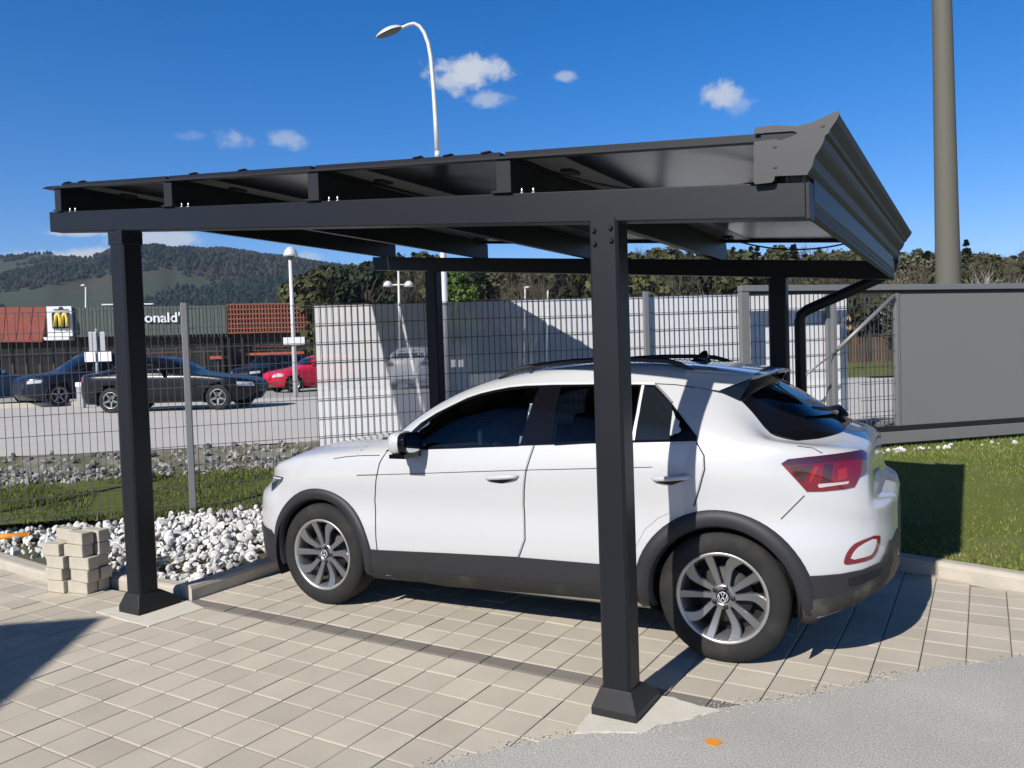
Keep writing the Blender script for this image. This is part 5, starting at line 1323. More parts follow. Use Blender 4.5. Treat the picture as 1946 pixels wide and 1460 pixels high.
def quad_box(x0, x1, y0, y1, e0, e1, m, name, parent=rest):   # box between two offsets in front of the facade plane
    p = [fac(x0, y1, e1), fac(x1, y1, e1), fac(x1, y0, e1), fac(x0, y0, e1)]; z0, z1 = p[0].z, p[2].z
    a, b = p[0], p[1]; q = []
    for z in (z0, z1):
        for (s_, e_) in ((a, 0), (b, 0), (b, e1-e0), (a, e1-e0)): q.append(V((s_.x, s_.y, z))+BN*e_)
    mb = MB(); mb.hexa(q); return mb.build(name, m, parent)
zb_ = 735
quad_box(-140, 600, 592, 746, -14, 0, WALL, 'wall')
gz = quad_box(-130, 598, 648, 728, -.02, .04, GLZ, 'glazing')
mb = MB()
for x in list(range(-130, 600, 26)):
    p = fac(x, 728, .08); q = fac(x, 648, .08); mb.box((p.x, p.y, (p.z+q.z)/2), (.10, .10, q.z-p.z), math.atan2(BT.y, BT.x))
for y in (672, 728):
    p, q = fac(-130, y, .07), fac(598, y, .07); z = (p.z+q.z)/2; mb.box(((p.x+q.x)/2, (p.y+q.y)/2, z), ((q-p).length, .08, .10), math.atan2(BT.y, BT.x))
mb.build('glazing_frame', mat('brown_frame', (.06, .035, .025), .6), gz)
def mansard(x0, x1, y0, y1, xo, name='roof'):
    a, b = fac(x0, y0, -.5), fac(x1, y0, -.5); c, d_ = fac(x1+xo, y1, 1.2), fac(x0-xo*0, y1, 1.2)
    mb = MB(); n = 9
    for i in range(n):
        t0, t1 = i/n, (i+1)/n; p0, p1, p2, p3 = a.lerp(b, t0), a.lerp(b, t1), d_.lerp(c, t1), d_.lerp(c, t0)
        mb.add([p0, p1, p2, p3], [(0, 1, 2, 3)]); mb.tube([p1, p2], .035, 5)
    u = V((0, 0, -.12)); mb.add([d_, c, c+u, d_+u], [(0, 1, 2, 3)]); mb.add([c, b, b+BN*.5+V((0, 0, -1.7)), c+V((0, 0, -.12))], [(0, 1, 2, 3)]); mb.add([c+u, d_+u, a+V((0, 0, -1.9)), b+V((0, 0, -1.9))], [(0, 1, 2, 3)])
    return mb.build(name, RED, rest, recalc=False)
mansard(-150, 88, 584, 646, -8)
tw = quad_box(91, 138, 582, 640, -1.2, .9, WHT, 'sign_tower'); quad_box(82, 131, 640, 647, -.5, 1.1, WHT, 'tower_ledge', tw)
lg = quad_box(99.5, 132, 594, 624.5, .9, 1.0, mat('sign_black', (.02, .018, .014), .5), 'logo_panel', tw)
YEL = mat('logo_yellow', (.80, .62, .10), .5)
mb = MB(); 
for s_ in (-1, 1):
    pts = []
    for i in range(15):
        t = i/14; xx = 116+s_*(1.2+10.8*t); yy = 620-24*math.sin(math.pi*min(1, .12+.88*t)**.95 if t < .0 else math.pi*(.5-.5*math.cos(math.pi*(t)))*.0+math.acos(1-2*t)) if False else 621-23.5*math.sqrt(max(0, 1-abs(2*t-1)**2.6))
        pts.append(fac(xx, yy, 1.04))
    mb.tube(pts, .085, 8)
mb.build('logo_arches', YEL, lg)
mb = MB()
for x0, x1, y in ((101, 112, 588.6), (119, 130, 588.6)): mb.tube([fac(x0, y, .93), fac(x1, y, .93)], .02, 6)
mb.tube([fac(111.5, 587, .93), fac(114, 584, .93), fac(117, 584, .93), fac(118.5, 587, .93), fac(115, 588.5, .93), fac(111.5, 587, .93)], .03, 6); mb.build('tower_mark', M['black'], tw)
fs = quad_box(139, 432, 580.5, 641, -.6, .7, GREEN, 'fascia')
mb = MB()
for x in range(142, 432, 7): p, q = fac(x, 641, .7), fac(x, 581, .7); mb.box((p.x, p.y, (p.z+q.z)/2), (.03, .05, q.z-p.z-.02), math.atan2(BT.y, BT.x))
mb.build('fascia_ribs', GREEN, fs)
quad_box(193, 291, 576.5, 580.3, -.5, .4, WHT, 'roof_light_box')
la = quad_box(434, 591, 578, 633, -.4, .5, mat('lattice_backing', (.16, .055, .035), .8), 'lattice_screen')
mb = MB(); rzb = math.atan2(BT.y, BT.x)
for x in range(434, 592, 6): p, q = fac(x, 633, .6), fac(x, 578, .6); mb.box((p.x, p.y, (p.z+q.z)/2), (.07, .08, q.z-p.z), rzb)
for y in (578.5, 588, 597, 606, 615, 624, 632): p, q = fac(434, y, .62), fac(591, y-1.5, .62); mb.box(((p.x+q.x)/2, (p.y+q.y)/2, (p.z+q.z)/2), ((q-p).length, .08, .07), rzb)
mb.build('lattice', RUST, la, recalc=False)
for x0, x1, y0, y1 in ((466, 578, 668, 676), (399, 437, 676, 683), (480, 570, 657, 660)): quad_box(x0, x1, y0, y1, .1, .25, ORG, 'orange_band')
for x in (424, 437, 462): quad_box(x, x+3.5, 642, 722, .1, .5, M['black'], 'column')
# wall sign lettering
cu = bpy.data.curves.new('lettering', 'FONT'); cu.body = "McDonald's"; cu.size = 1; cu.extrude = .03; cu.offset = .018
to = bpy.data.objects.new('lettering_source', cu); COL.objects.link(to); bpy.context.view_layer.update()
me = bpy.data.meshes.new_from_object(to.evaluated_get(bpy.context.evaluated_depsgraph_get())); COL.objects.unlink(to); bpy.data.objects.remove(to)
x0_, x1_ = min(v.co.x for v in me.vertices), max(v.co.x for v in me.vertices); y0_, y1_ = min(v.co.y for v in me.vertices), max(v.co.y for v in me.vertices)
pl, pr2 = fac(219, 614, .76), fac(354, 612.5, .76); hh = fac(300, 594, .76).z-fac(300, 613.5, .76).z
mb = MB(); mb.v = [pl.lerp(pr2, (v.co.x-x0_)/(x1_-x0_))+V((0, 0, (v.co.y-y0_)/(y1_-y0_)*hh))-BN*(v.co.z+.03) for v in me.vertices]
for p in me.polygons: mb.f.append(list(p.vertices)); mb.m.append(0); mb.sm.append(False)
mb.build('lettering', WHT, fs, recalc=False)

# beige building seen through the gate
p = pz(1668, 78, .5); bld = empty('house', p, 'beige house glimpsed through the open mesh of the gate', 'building')
mb = MB(); mb.box(p+V((0, 0, 2.2)), (9, 8, 4.4), rzc); mb.build('wall', mat('beige_render', (.46, .34, .17), .85, var=.15, vscale=.5), bld)
mb = MB(); T = Matrix.Translation(p+V((0, 0, 4.4))) @ Matrix.Rotation(rzc, 4, 'Z') @ Matrix.Rotation(R_(90), 4, 'X'); mb.prism([(-5, 0), (5, 0), (0, 2.0)], -4.4, 4.4, T); mb.build('roof', mat('brown_roof_tiles', (.12, .07, .05), .8), bld)
for s_ in (-2.4, 0, 2.4):
    mb = MB(); c = p+V((RH.x, RH.y, 0))*s_-V((FH.x, FH.y, 0))*4.0+V((0, 0, 2.2)); mb.box(c, (1.0, .08, 1.2), rzc); mb.build('window', GLZ, bld)
d = 50; e = empty('fence', pz(1668, d, .5), 'distant brown paling fence along the field behind the gate', 'fence')
mb = MB()
for i in range(60): q = pz(1560+i*5.5, d, .5); mb.box(q+V((0, 0, .8)), (.11, .03, 1.6), rzc)
mb.build('palings', mat('brown_paling', (.12, .075, .05), .8, island=.3), e, recalc=False)

# board with two white notices seen through the shaded net
d = 23; e = empty('notice_board', pz(868, d, .5), 'dark board with two small white notices seen through the shaded net', 'board')
mb = MB(); c = pz(868, d, 1.6); mb.bbox((c.x, c.y, 1.25), (.75, .06, 1.5), .01, rzc); mb.build('board', mat('board_dark', (.03, .032, .036), .6), e)
for x in (862, 876):
    mb = MB(); mb.bbox(pix(x, 691, d-.05), (.15, .02, .22), .004, rzc); mb.build('notice', SGW, e)
# shed outside the view whose gable shades the paving
hd_ = V((1, -.145, 0)).normalized(); hr = V((-hd_.y, hd_.x, 0)); ap = V((-4.23, -6.25, 0))
shed = empty('shed', ap-hr*2.5, 'gabled shed next to the parking space whose gable shadow falls across the paving', 'shed')
T = Matrix(((hd_.x, -hr.x, 0, ap.x), (hd_.y, -hr.y, 0, ap.y), (0, 0, 1, 0), (0, 0, 0, 1)))
T = Matrix(((hd_.x, 0, -hr.x, ap.x), (hd_.y, 0, -hr.y, ap.y), (0, 1, 0, 0), (0, 0, 0, 1)))
mb = MB(); mb.prism([(-2.25, -.02), (2.25, -.02), (2.25, 2.74), (0, 4.33), (-2.25, 2.74)], .10, 5.2, T); mb.build('wall', mat('grey_timber_wall', (.25, .24, .22), .85, var=.15), shed)
for s_ in (-1, 1):
    mb = MB(); mb.prism([(0, 4.33), (0, 4.40), (s_*2.45, 4.40-1.73), (s_*2.45, 4.33-1.73)], 0, 5.3, T); mb.build('roof', mat('dark_roof_sheet', (.08, .08, .085), .7), shed)
mb = MB(); mb.prism([(-.5, .0), (.5, .0), (.5, 2.05), (-.5, 2.05)], .06, .099, T); mb.build('door', GM, shed)
# ================================================================== OTHER CARS
def simple_car(name, label, fwd, loc, col, kind, H=1.45, W=.88, roof=None, glass=None, group=None):
    fwd = V((fwd[0], fwd[1], 0)).normalized(); rz = math.atan2(-fwd.y, -fwd.x)
    tabs = dict(
     hatch=([(-.8, .60), (-.72, .76), (0, .93), (.40, 1.0), (.55, 1.06), (1.15, 1.38), (1.5, H), (2.3, H-.01), (2.8, H-.10), (3.05, 1.10), (3.14, .90), (3.18, .70)], [(-.8, .57), (-.72, .72), (0, .87), (.5, .93), (2.7, .98), (3.05, .93), (3.14, .82), (3.18, .66)], -.8, 3.18, 2.48),
     sedan=([(-.88, .58), (-.80, .72), (0, .88), (.55, .965), (.75, 1.01), (1.45, 1.36), (1.85, H), (2.4, H-.02), (3.1, 1.10), (3.3, 1.06), (3.72, 1.02), (3.80, .86), (3.83, .68)], [(-.88, .56), (-.8, .69), (0, .85), (.7, .92), (2.9, .97), (3.65, .96), (3.8, .80), (3.83, .66)], -.88, 3.83, 2.80),
     suv=([(-.85, .68), (-.78, .90), (0, 1.08), (.35, 1.13), (.55, 1.20), (1.15, 1.55), (1.5, H), (2.7, H-.02), (3.2, H-.12), (3.5, 1.20), (3.58, .95), (3.62, .75)], [(-.85, .64), (-.78, .85), (0, 1.0), (.5, 1.05), (3.1, 1.10), (3.5, 1.04), (3.58, .88), (3.62, .72)], -.85, 3.62, 2.75),
     van=([(-.75, .70), (-.7, .95), (-.2, 1.15), (.0, 1.22), (.55, 1.68), (.9, H), (3.2, H), (3.5, H-.06), (3.6, 1.2), (3.63, .75)], [(-.75, .66), (-.7, .90), (0, 1.05), (3.4, 1.12), (3.6, 1.02), (3.63, .72)], -.75, 3.63, 2.85))
    zt, zb, x0, x1, wb = tabs[kind]; ft, fb = pchip(zt), pchip(zb)
    e = empty(name, loc, label, 'car', rz, 1., group)
    def pl(x):
        a = (x-x0)/.9; b = (x1-x)/.7; k = 1
        if a < 1: k *= (1-(1-max(0, a))**2.6*.62)
        if b < 1: k *= (1-(1-max(0, b))**3*.55)
        return W*k
    xs = sorted(set([x0, x0+.01, x0+.03, x1-.03, x1-.01, x1]+[x0+.06+i*(x1-x0-.12)/58 for i in range(59)]))
    L = [[] for _ in range(11)]
    for x in xs:
        w, t, b = pl(x), ft(x), fb(x); c = max(0, min(1, (t-b)/.34)); c = c*c*(3-2*c); low = .22+.2*max(0, 1-(x-x0)/.3)+.2*max(0, 1-(x1-x)/.3)
        P = [(0, low), (w-.13, low), (w-.03, low+.06), (w, low+.24), (w-.004, lerp(low+.24, b, .5)), (w-.01, b-.07), (w-.045, b),
             (lerp(w*.88, W*.76, c), lerp(b+.35*(t-b), t-.115, c)), (lerp(w*.70, W*.655, c), lerp(b+.65*(t-b), t-.045, c)), (w*.36, t-.012), (0, t)]
        for i, (y, z) in enumerate(P): L[i].append((x, y, z))
    lf = Loft(L, xs, [1, 2, 2, 2, 2, 2, 3, 2, 2, 2]); k = CarKit(e, lf); R = .325 if kind != 'suv' else .36
    def drp(c): return abs(c.y) > .5 and any((c.x-a)**2+(c.z-R)**2 < (R+.045)**2 for a in (0, wb))
    k.mesh('body', k.shell('body', col, drp), col)
    for a in (0, wb):
        for sy in (-1, 1):
            mb = MB(); P = []
            for i in range(15): q = R_(-20+220*i/14); r = R+.05; P.append([V((a+r*math.cos(q), sy*.45, R+r*math.sin(q))), V((a+r*math.cos(q), sy*(W-.02), R+r*math.sin(q)))])
            mb.grid(P); mb.add([p[0] for p in P], [list(range(15))]); k.mesh('wheel_housing', mb, M['dark'])
            make_wheel(k, (a, sy*(W-.13), R), sy, 0, R, .2, False, None, 'alloy', R-.115)
    S = k.fsid(); gl_ = glass or M['gblack']
    xs2 = [x for x in [x0+.3+i*.06 for i in range(80)] if x < x1-.1 and ft(x)-fb(x) > .27]
    a, b = xs2[0], xs2[-1]; n = 18; up = [(lerp(a, b, i/n)) for i in range(n+1)]
    def win(u0, u1):
        xs_ = [lerp(u0, u1, i/10) for i in range(11)]
        return [(x, fb(x)+.03) for x in xs_]+[(x, max(fb(x)+.06, ft(x)-.125)) for x in xs_[::-1]]
    m_ = lerp(a, b, .47)
    k.patch('side_window', win(a-.06, m_-.03), S, gl_, .004, .09, .004, mirror=True); k.patch('side_window', win(m_+.03, b+.04), S, gl_, .004, .09, .004, mirror=True)
    zc = lambda f, t: f+t
    tw = W*.70
    zf0, zf1 = fb(a)+.10, ft(a+.75)-.07
    k.patch('windscreen', [(-W*.80, zf0), (0, zf0+.03), (W*.80, zf0), (W*.62, zf1), (0, zf1+.03), (-W*.62, zf1)], k.ffront(), gl_, .004, .12, .004)
    zr0 = fb(b)+.10
    k.patch('rear_window', [(-W*.72, zr0), (W*.72, zr0), (W*.6, H-.16), (-W*.6, H-.16)], k.frear(), gl_, .004, .12, .004)
    fz = fb(x0+.12); k.patch('headlamp', [(-W*.86, fz-.10), (-W*.50, fz-.13), (-W*.52, fz-.03), (-W*.86, fz+.0)], k.ffront(), mat('clear_headlamp', (.5, .53, .55), .1, 0, .5, coat=1), .006, .06, .004, mirror=True)
    rz_ = fb(x1-.15); k.patch('tail_lamp', [(-W*.90, rz_-.16), (-W*.58, rz_-.15), (-W*.60, rz_-.02), (-W*.90, rz_+.0)], k.frear(), M['red'], .006, .06, .004, mirror=True)
    k.patch('front_grille', [(-.38, fz-.22), (.38, fz-.22), (.42, fz-.10), (-.42, fz-.10)], k.ffront(), M['black'], .005, .08, .004)
    if roof:
        k.patch('roof_panel', [(a+.75, -W*.55), (b-.2, -W*.55), (b-.2, W*.55), (a+.75, W*.55)], k.ftop(), roof, .006, .12, .006)
    for sy in (-1, 1):
        mb = MB(); mb.bbox((a+.25, sy*(W+.06), fb(a)+.10), (.10, .18, .12), .03); k.mesh('door_mirror', mb, col)
    return e
def cpaint(n, c, **kw): return mat(n, c, .30, 0, .25, coat=.12, **kw)
NV = cpaint('navy_car_paint', (.010, .014, .028)); BK = cpaint('black_car_paint', (.008, .009, .012)); BL = cpaint('blue_car_paint', (.03, .10, .17)); RD = cpaint('red_car_paint', (.55, .012, .045)); SV = cpaint('silver_car_paint', (.45, .46, .47))
G_ = 'cars in the car park beyond the fence'
rf, ff = RH, FH
def cpos(px, d): q = pz(px, d, .5); return q
simple_car('parked_car', 'long black saloon parked side on at the road edge beyond the fence', rf+ff*-.06, ld((335-973)/FPX*21.0+1.46, 20.9, .5), BK, 'sedan', 1.42, .90, group=G_)
simple_car('parked_car', 'dark navy off-roader parked end on behind the traffic sign post', -rf*.55-ff*.8, cpos(88, 25.6), NV, 'suv', 1.72, .93, group=G_)
simple_car('parked_car', 'steel blue estate car cut by the edge of the picture', rf*.15+ff, cpos(8, 29.5), BL, 'suv', 1.58, .90, group=G_)
simple_car('parked_car', 'bright red hatchback half hidden by the edge of the white net', -rf*.72-ff*.62, cpos(543, 31.2), RD, 'hatch', 1.46, .86, group=G_)
simple_car('parked_car', 'black estate facing the road behind the slim lamp post', -rf*.35-ff*.9, cpos(482, 34), BK, 'suv', 1.55, .88, group=G_)
simple_car('parked_car', 'dark car with red roof parked behind the long black saloon', rf*.3-ff*.95, cpos(330, 31), NV, 'hatch', 1.50, .86, roof=mat('red_roof_paint', (.42, .05, .05), .35), group=G_)
simple_car('parked_car', 'silver hatchback parked behind the tail of the long black saloon', -rf*.2-ff, cpos(206, 30), SV, 'hatch', 1.46, .86, group=G_)

simple_car('parked_car', 'white estate car seen through the shaded net beside the rear post', rf*.12+ff, cpos(816, 33), cpaint('white_paint_plain', (.62, .62, .62)), 'suv', 1.62, .9, group=G_)
# ================================================================== TREES
BARK = mat('bark', (.085, .068, .050), .9, var=.3, vscale=6); BIRCH = mat('pale_bark', (.42, .40, .36), .85, var=.3, vscale=6)
def quads(mb, p, s, nrm):
    u = nrm.orthogonal().normalized(); a = rnd.uniform(0, 6.283); v = nrm.cross(u); u, v = u*math.cos(a)+v*math.sin(a), v*math.cos(a)-u*math.sin(a)
    o = len(mb.v); mb.v += [p-u*s-v*s*.45, p+u*s*.2-v*s*.6, p+u*s+v*s*.25, p-u*s*.1+v*s*.65]; mb.f.append([o, o+1, o+2, o+3]); mb.m.append(0); mb.sm.append(False)
def rdir(): return V((rnd.gauss(0, 1), rnd.gauss(0, 1), rnd.gauss(0, 1))).normalized()
def crown_leafy(h, r, n, s, lumps=14, base=.22):
    mb = MB(); C = []
    for _ in range(lumps):
        t = rnd.random(); a = rnd.uniform(0, 6.283); q = r*(.25+.6*rnd.random())*math.sin(math.pi*min(1, .15+.85*t))
        C.append((V((math.cos(a)*q, math.sin(a)*q, h*(base+(1-base-.1)*t))), r*rnd.uniform(.28, .5)))
    for _ in range(n):
        c, rr = rnd.choice(C); d = rdir(); d.z = d.z*.8+.1; k = rnd.random()**.35
        quads(mb, c+d*rr*k, s*rnd.uniform(.6, 1.3), (d+rdir()*.8).normalized())
    return mb
def crown_conifer(h, r, n, s):
    mb = MB()
    for _ in range(n):
        t = rnd.random()**.75; lv = math.floor(t*13)/13+rnd.uniform(0, .05); lv = min(lv, .99); a = rnd.uniform(0, 6.283); q = r*(1-lv)**.85*rnd.uniform(.25, 1.05)*(1+.18*math.sin(3*a+lv*20))
        d = V((math.cos(a), math.sin(a), -.35)).normalized()
        quads(mb, V((math.cos(a)*q, math.sin(a)*q, h*(.08+.92*lv)-q*.25)), s*rnd.uniform(.6, 1.2)*(1-.5*lv), (V((0, 0, 1))+rdir()*.6).normalized())
    return mb
def branches(h, r, depth=4, lean=.55, thin=1.):
    mb = MB(); tw = MB()
    def grow(p, d, L, rad, k):
        pts = [p]; dd = d.copy()
        for i in range(4): dd = (dd+rdir()*.14+V((0, 0, .05))).normalized(); pts.append(pts[-1]+dd*L/4)
        mb.tube(pts, [lerp(rad, rad*.55, i/4) for i in range(5)], 5 if k > 1 else 4, cap=False)
        if k == 0:
            for _ in range(5):
                q = pts[rnd.randint(1, 4)]; e = (dd+rdir()*.7).normalized(); u = e.orthogonal().normalized()*.006*thin; ln = L*rnd.uniform(.4, .9); o = len(tw.v); tw.v += [q-u, q+u, q+e*ln]; tw.f.append([o, o+1, o+2]); tw.m.append(0); tw.sm.append(False)
            return
        for j in range(rnd.randint(3, 4)):
            q = pts[rnd.randint(2, 4)]; e = (dd*(1-lean*.5)+rdir()*lean+V((0, 0, .18))).normalized(); grow(q, e, L*rnd.uniform(.55, .75), rad*.5, k-1)
    return mb, tw, grow
def make_tree(name, kind, h, r, leafmat, label, loc, group=None, n=700, s=.35, bark=BARK, cat='tree', tr=None):
    e = empty(name, loc, label, cat, rnd.uniform(0, 6), 1., group); T = WM[e]; k0 = tr or h*.022
    if kind == 'bare':
        mb, tw, grow = branches(h, r); th = h*.28
        mb.tube([V((0, 0, -.3)), V((rnd.uniform(-.1, .1), rnd.uniform(-.1, .1), th))], [k0*1.25, k0*.9], 9, cap=False)
        for j in range(4):
            a = j*1.57+rnd.random(); grow(V((0, 0, th*rnd.uniform(.85, 1))), V((math.cos(a)*.6, math.sin(a)*.6, rnd.uniform(.8, 1.3))).normalized(), h*rnd.uniform(.26, .36), k0*.62, 3)
        nb = len(mb.v); 
        t0 = MB(); t0.v = [T @ v for v in mb.v]; t0.f, t0.m, t0.sm = mb.f, mb.m, mb.sm; tr_ = t0.build('trunk', bark, e, recalc=False)
        tw.v = [T @ v for v in tw.v]; tw.build('twigs', leafmat, e, recalc=False)
    else:
        mb = MB(); mb.tube([V((0, 0, -.3)), V((.05*h*rnd.uniform(-.5, .5), 0, h*.4)), V((0, 0, h*.9))], [k0*1.2, k0*.8, k0*.15], 8)
        if kind == 'leafy':
            for j in range(7):
                a = rnd.uniform(0, 6.283); z = h*rnd.uniform(.25, .6); mb.tube([V((0, 0, z)), V((math.cos(a)*r*.45, math.sin(a)*r*.45, z+h*.16)), V((math.cos(a)*r*.75, math.sin(a)*r*.75, z+h*.24))], [k0*.4, k0*.25, k0*.08], 5)
        mb.v = [T @ v for v in mb.v]; mb.build('trunk', bark, e)
        c = crown_leafy(h, r, n, s) if kind == 'leafy' else crown_conifer(h, r, n, s); c.v = [T @ v for v in c.v]; c.build('crown', leafmat, e, recalc=False)
    return e
def leafm(n, c, c2, isl=.5): return mat(n, c, .75, 0, .25, island=isl, col2=c2, mixscale=.5, mixlo=.4, mixhi=.65)
DK = leafm('dark_conifer_needles', (.014, .026, .012), (.026, .038, .016)); OL = leafm('olive_foliage', (.045, .052, .018), (.07, .066, .026)); BG = leafm('bright_evergreen', (.075, .12, .02), (.035, .07, .014)); TWG = leafm('brown_twigs', (.115, .09, .062), (.08, .072, .042), .35); SPR = leafm('grey_buds', (.11, .105, .065), (.075, .078, .04))
# prototypes for the wooded slope
GW = 'trees of the wood on the slope behind the fence'
protos = []
for i in range(2): protos.append(('conifer_tree', 'conifer', make_tree('conifer_tree', 'conifer', 8, 2.0, DK, 'dark green conifer in the wood on the slope behind the fence', (0, 0, -60), GW, 900, .5)))
for i in range(2): protos.append(('leafy_tree', 'leafy', make_tree('leafy_tree', 'leafy', 8, 2.9, OL, 'olive green tree in the wood on the slope behind the fence', (0, 0, -60), GW, 1500, .34)))
for i in range(3): protos.append(('bare_tree', 'bare', make_tree('bare_tree', 'bare', 8, 3, TWG, 'leafless brown tree in the wood on the slope behind the fence', (0, 0, -60), GW)))
CAPY = [(560, 520), (600, 506), (660, 500), (700, 494), (750, 484), (765, 477), (830, 477), (850, 488), (900, 498), (1050, 496), (1100, 494), (1160, 480), (1200, 470), (1280, 466), (1380, 461), (1440, 466), (1500, 462), (1640, 470), (1740, 472), (1850, 470), (2050, 474)]
first = [True]*len(protos); cnt = 0; cells = []
for px in range(575, 2060, 17):
    for d in (112, 88, 68):
        cells.append((px+rnd.uniform(-9, 9)+(8 if d == 88 else 0), d+rnd.uniform(-8, 6)))
for px, d in cells:
    b = ld(d*(px-973)/FPX, d, hill_z(px, d)-.15); cap = interp(CAPY, px)+abs(rnd.gauss(0, 9)); ztop = pix(px, cap, d).z
    hmax = ztop-b.z
    if hmax < 1.6: continue
    w = rnd.random(); kind = ('conifer' if w < (.42 if d > 100 else .2) else 'leafy' if w < (.75 if px < 1400 else .6) else 'bare')
    idx = [i for i, p in enumerate(protos) if p[1] == kind]; i = rnd.choice(idx); h = min(hmax, rnd.uniform(6, 10.5) if d < 100 else hmax); o = protos[i][2]
    if first[i]: first[i] = False
    else: o = copy_tree(o)
    place(o, b, rnd.uniform(0, 6.28), h/8)
    if h/8 < .5: o.scale = (h/8*1.5, h/8*1.5, h/8)
    cnt += 1
for i, f_ in enumerate(first):
    if f_: place(protos[i][2], ld(80*(900-973)/FPX, 80, hill_z(900, 80)), 0, .8)
# single trees one can pick out
T1 = lambda px, d: ld(d*(px-973)/FPX, d, max(.45, hill_z(px, d))-.1)
def htop(px, y, d): return pix(px, y, d).z-T1(px, d).z
for (px, ytop, d, kind, lm, lab, r, n, s) in [
    (652, 499, 50, 'leafy', DK, 'broad dark evergreen tree above the plain white end of the privacy net', 2.2, 2600, .20),
    (700, 488, 53, 'leafy', DK, 'dark evergreen tree meeting the rear beam of the carport', 2.4, 2600, .20),
    (612, 512, 47, 'leafy', OL, 'low olive bush tree behind the bell headed lamp post', 2.0, 1800, .20),
    (872, 500, 30, 'leafy', BG, 'sunlit bright green evergreen beside the rear carport post', 1.25, 3600, .095),
    (1838, 452, 62, 'conifer', DK, 'tall pointed conifer just beyond the thick mast', 1.7, 2600, .26),
    (1866, 474, 58, 'leafy', OL, 'rounded olive tree next to the pointed conifer', 2.3, 2600, .18),
    (1752, 464, 48, 'leafy', SPR, 'pollarded grey tree with budding head between gutter and mast', 2.1, 2200, .14),
    (1715, 478, 55, 'leafy', SPR, 'grey budding tree close to the carport gutter', 2.0, 1800, .14)]:
    make_tree(dict(leafy='leafy_tree', conifer='conifer_tree')[kind], kind, htop(px, ytop, d), r, lm, lab, T1(px, d), None, n, s)
for (px, ytop, d, bk, lab) in [(1748, 470, 46, BARK, 'forked leafless tree standing out in front of the budding trees'), (1893, 470, 44, BIRCH, 'pale barked leafless tree above the gate sheet'), (1932, 474, 46, BARK, 'leafless grey tree above the gate at the edge of the picture'), (1010, 505, 40, BARK, 'leaning leafless tree behind the middle of the white net'), (985, 512, 44, BARK, 'small spreading leafless tree behind the shaded part of the white net'), (1330, 470, 70, BARK, 'leafless tree in the gap above the rear beam')]:
    make_tree('bare_tree', 'bare', htop(px, ytop, d), 3, TWG, lab, T1(px, d), None, bark=bk, tr=.13 if bk is BIRCH else None)
# farmhouses on the mountain
HW = mat('farm_wall', (.7, .68, .63), .8)
for i, (px, y, d, w, lab) in enumerate([(283, 517, 520, 14, 'white farm building low on the mountain behind the carport post'), (297, 516, 560, 9, 'small white shed beside the farm on the mountain')]):
    q = pix(px, y, d); e = empty('farmhouse', V((q.x, q.y, q.z-1.5)), lab, 'building'); b = q-V((0, 0, 1.5)); mb = MB(); mb.box(b+V((0, 0, 1.2)), (w, 7, 5), rzc); mb.build('wall', HW, e)
    mb = MB(); T = Matrix.Translation(b+V((0, 0, 3.7))) @ Matrix.Rotation(rzc, 4, 'Z') @ Matrix.Rotation(R_(90), 4, 'Y') @ Matrix.Rotation(R_(90), 4, 'Z'); mb.prism([(-4, 0), (4, 0), (0, 2)], -w/2, w/2, T); mb.build('roof', mat('farm_roof', (.3, .26, .22), .8), e)

# weeds in the kerb joint at the lawn
WEED = mat('weed_leaves', (.06, .10, .025), .7, island=.4)
for (px, py, r, lab) in ((1816, 1083, .06, 'flat weed growing out of the kerb joint by the lawn'), (1893, 1088, .075, 'leafy weed at the foot of the pale kerb')):
    c = on_ground(px, py, .01); mb = MB()
    for _ in range(70):
        a = rnd.uniform(0, 6.28); q = r*math.sqrt(rnd.random()); quads(mb, c+V((math.cos(a)*q*1.5, math.sin(a)*q*.6, rnd.uniform(.003, .035))), .013, (V((0, 0, 1))+rdir()*.7).normalized())
    o = mb.build('weed', WEED, origin=c, recalc=False); tag(o, lab, 'weed')
# ================================================================== LIGHT AND SKY
SUN_EL = R_(35.5); LA = R_(84.5)
Ldir = V((math.cos(SUN_EL)*math.cos(LA), math.cos(SUN_EL)*math.sin(LA), -math.sin(SUN_EL)))
sl = bpy.data.lights.new('sun', 'SUN'); sl.energy = 4.75; sl.angle = R_(.53); sl.color = (1, .955, .89)
so = bpy.data.objects.new('sun', sl); COL.objects.link(so); so.rotation_euler = Ldir.to_track_quat('-Z', 'Y').to_euler(); so.location = (-2, -12, 9)
wd = bpy.data.worlds.new('World'); scene.world = wd; wd.use_nodes = True
nt = wd.node_tree; N = nt.nodes; L = nt.links; N.clear()
out = N.new('ShaderNodeOutputWorld'); bg = N.new('ShaderNodeBackground'); bg.inputs[1].default_value = .062; L.new(bg.outputs[0], out.inputs[0])
sky = N.new('ShaderNodeTexSky'); sky.sky_type = 'NISHITA'; sky.sun_disc = False; sky.sun_elevation = SUN_EL
sky.sun_rotation = math.atan2(-Ldir.x, -Ldir.y) % (2*math.pi); sky.altitude = 400; sky.air_density = 1.0; sky.dust_density = .25; sky.ozone_density = 3.5
tc = N.new('ShaderNodeTexCoord')
def vm(op, a=None, b=None, bv=None):
    n = N.new('ShaderNodeVectorMath'); n.operation = op
    if a is not None: L.new(a, n.inputs[0])
    if b is not None: L.new(b, n.inputs[1])
    if bv is not None: n.inputs[1].default_value = bv
    return n
def ma(op, a, b=None, bv=None):
    n = N.new('ShaderNodeMath'); n.operation = op; L.new(a, n.inputs[0])
    if b is not None: L.new(b, n.inputs[1])
    if bv is not None: n.inputs[1].default_value = bv
    return n.outputs[0]
dirn = vm('NORMALIZE', tc.outputs['Generated']).outputs[0]
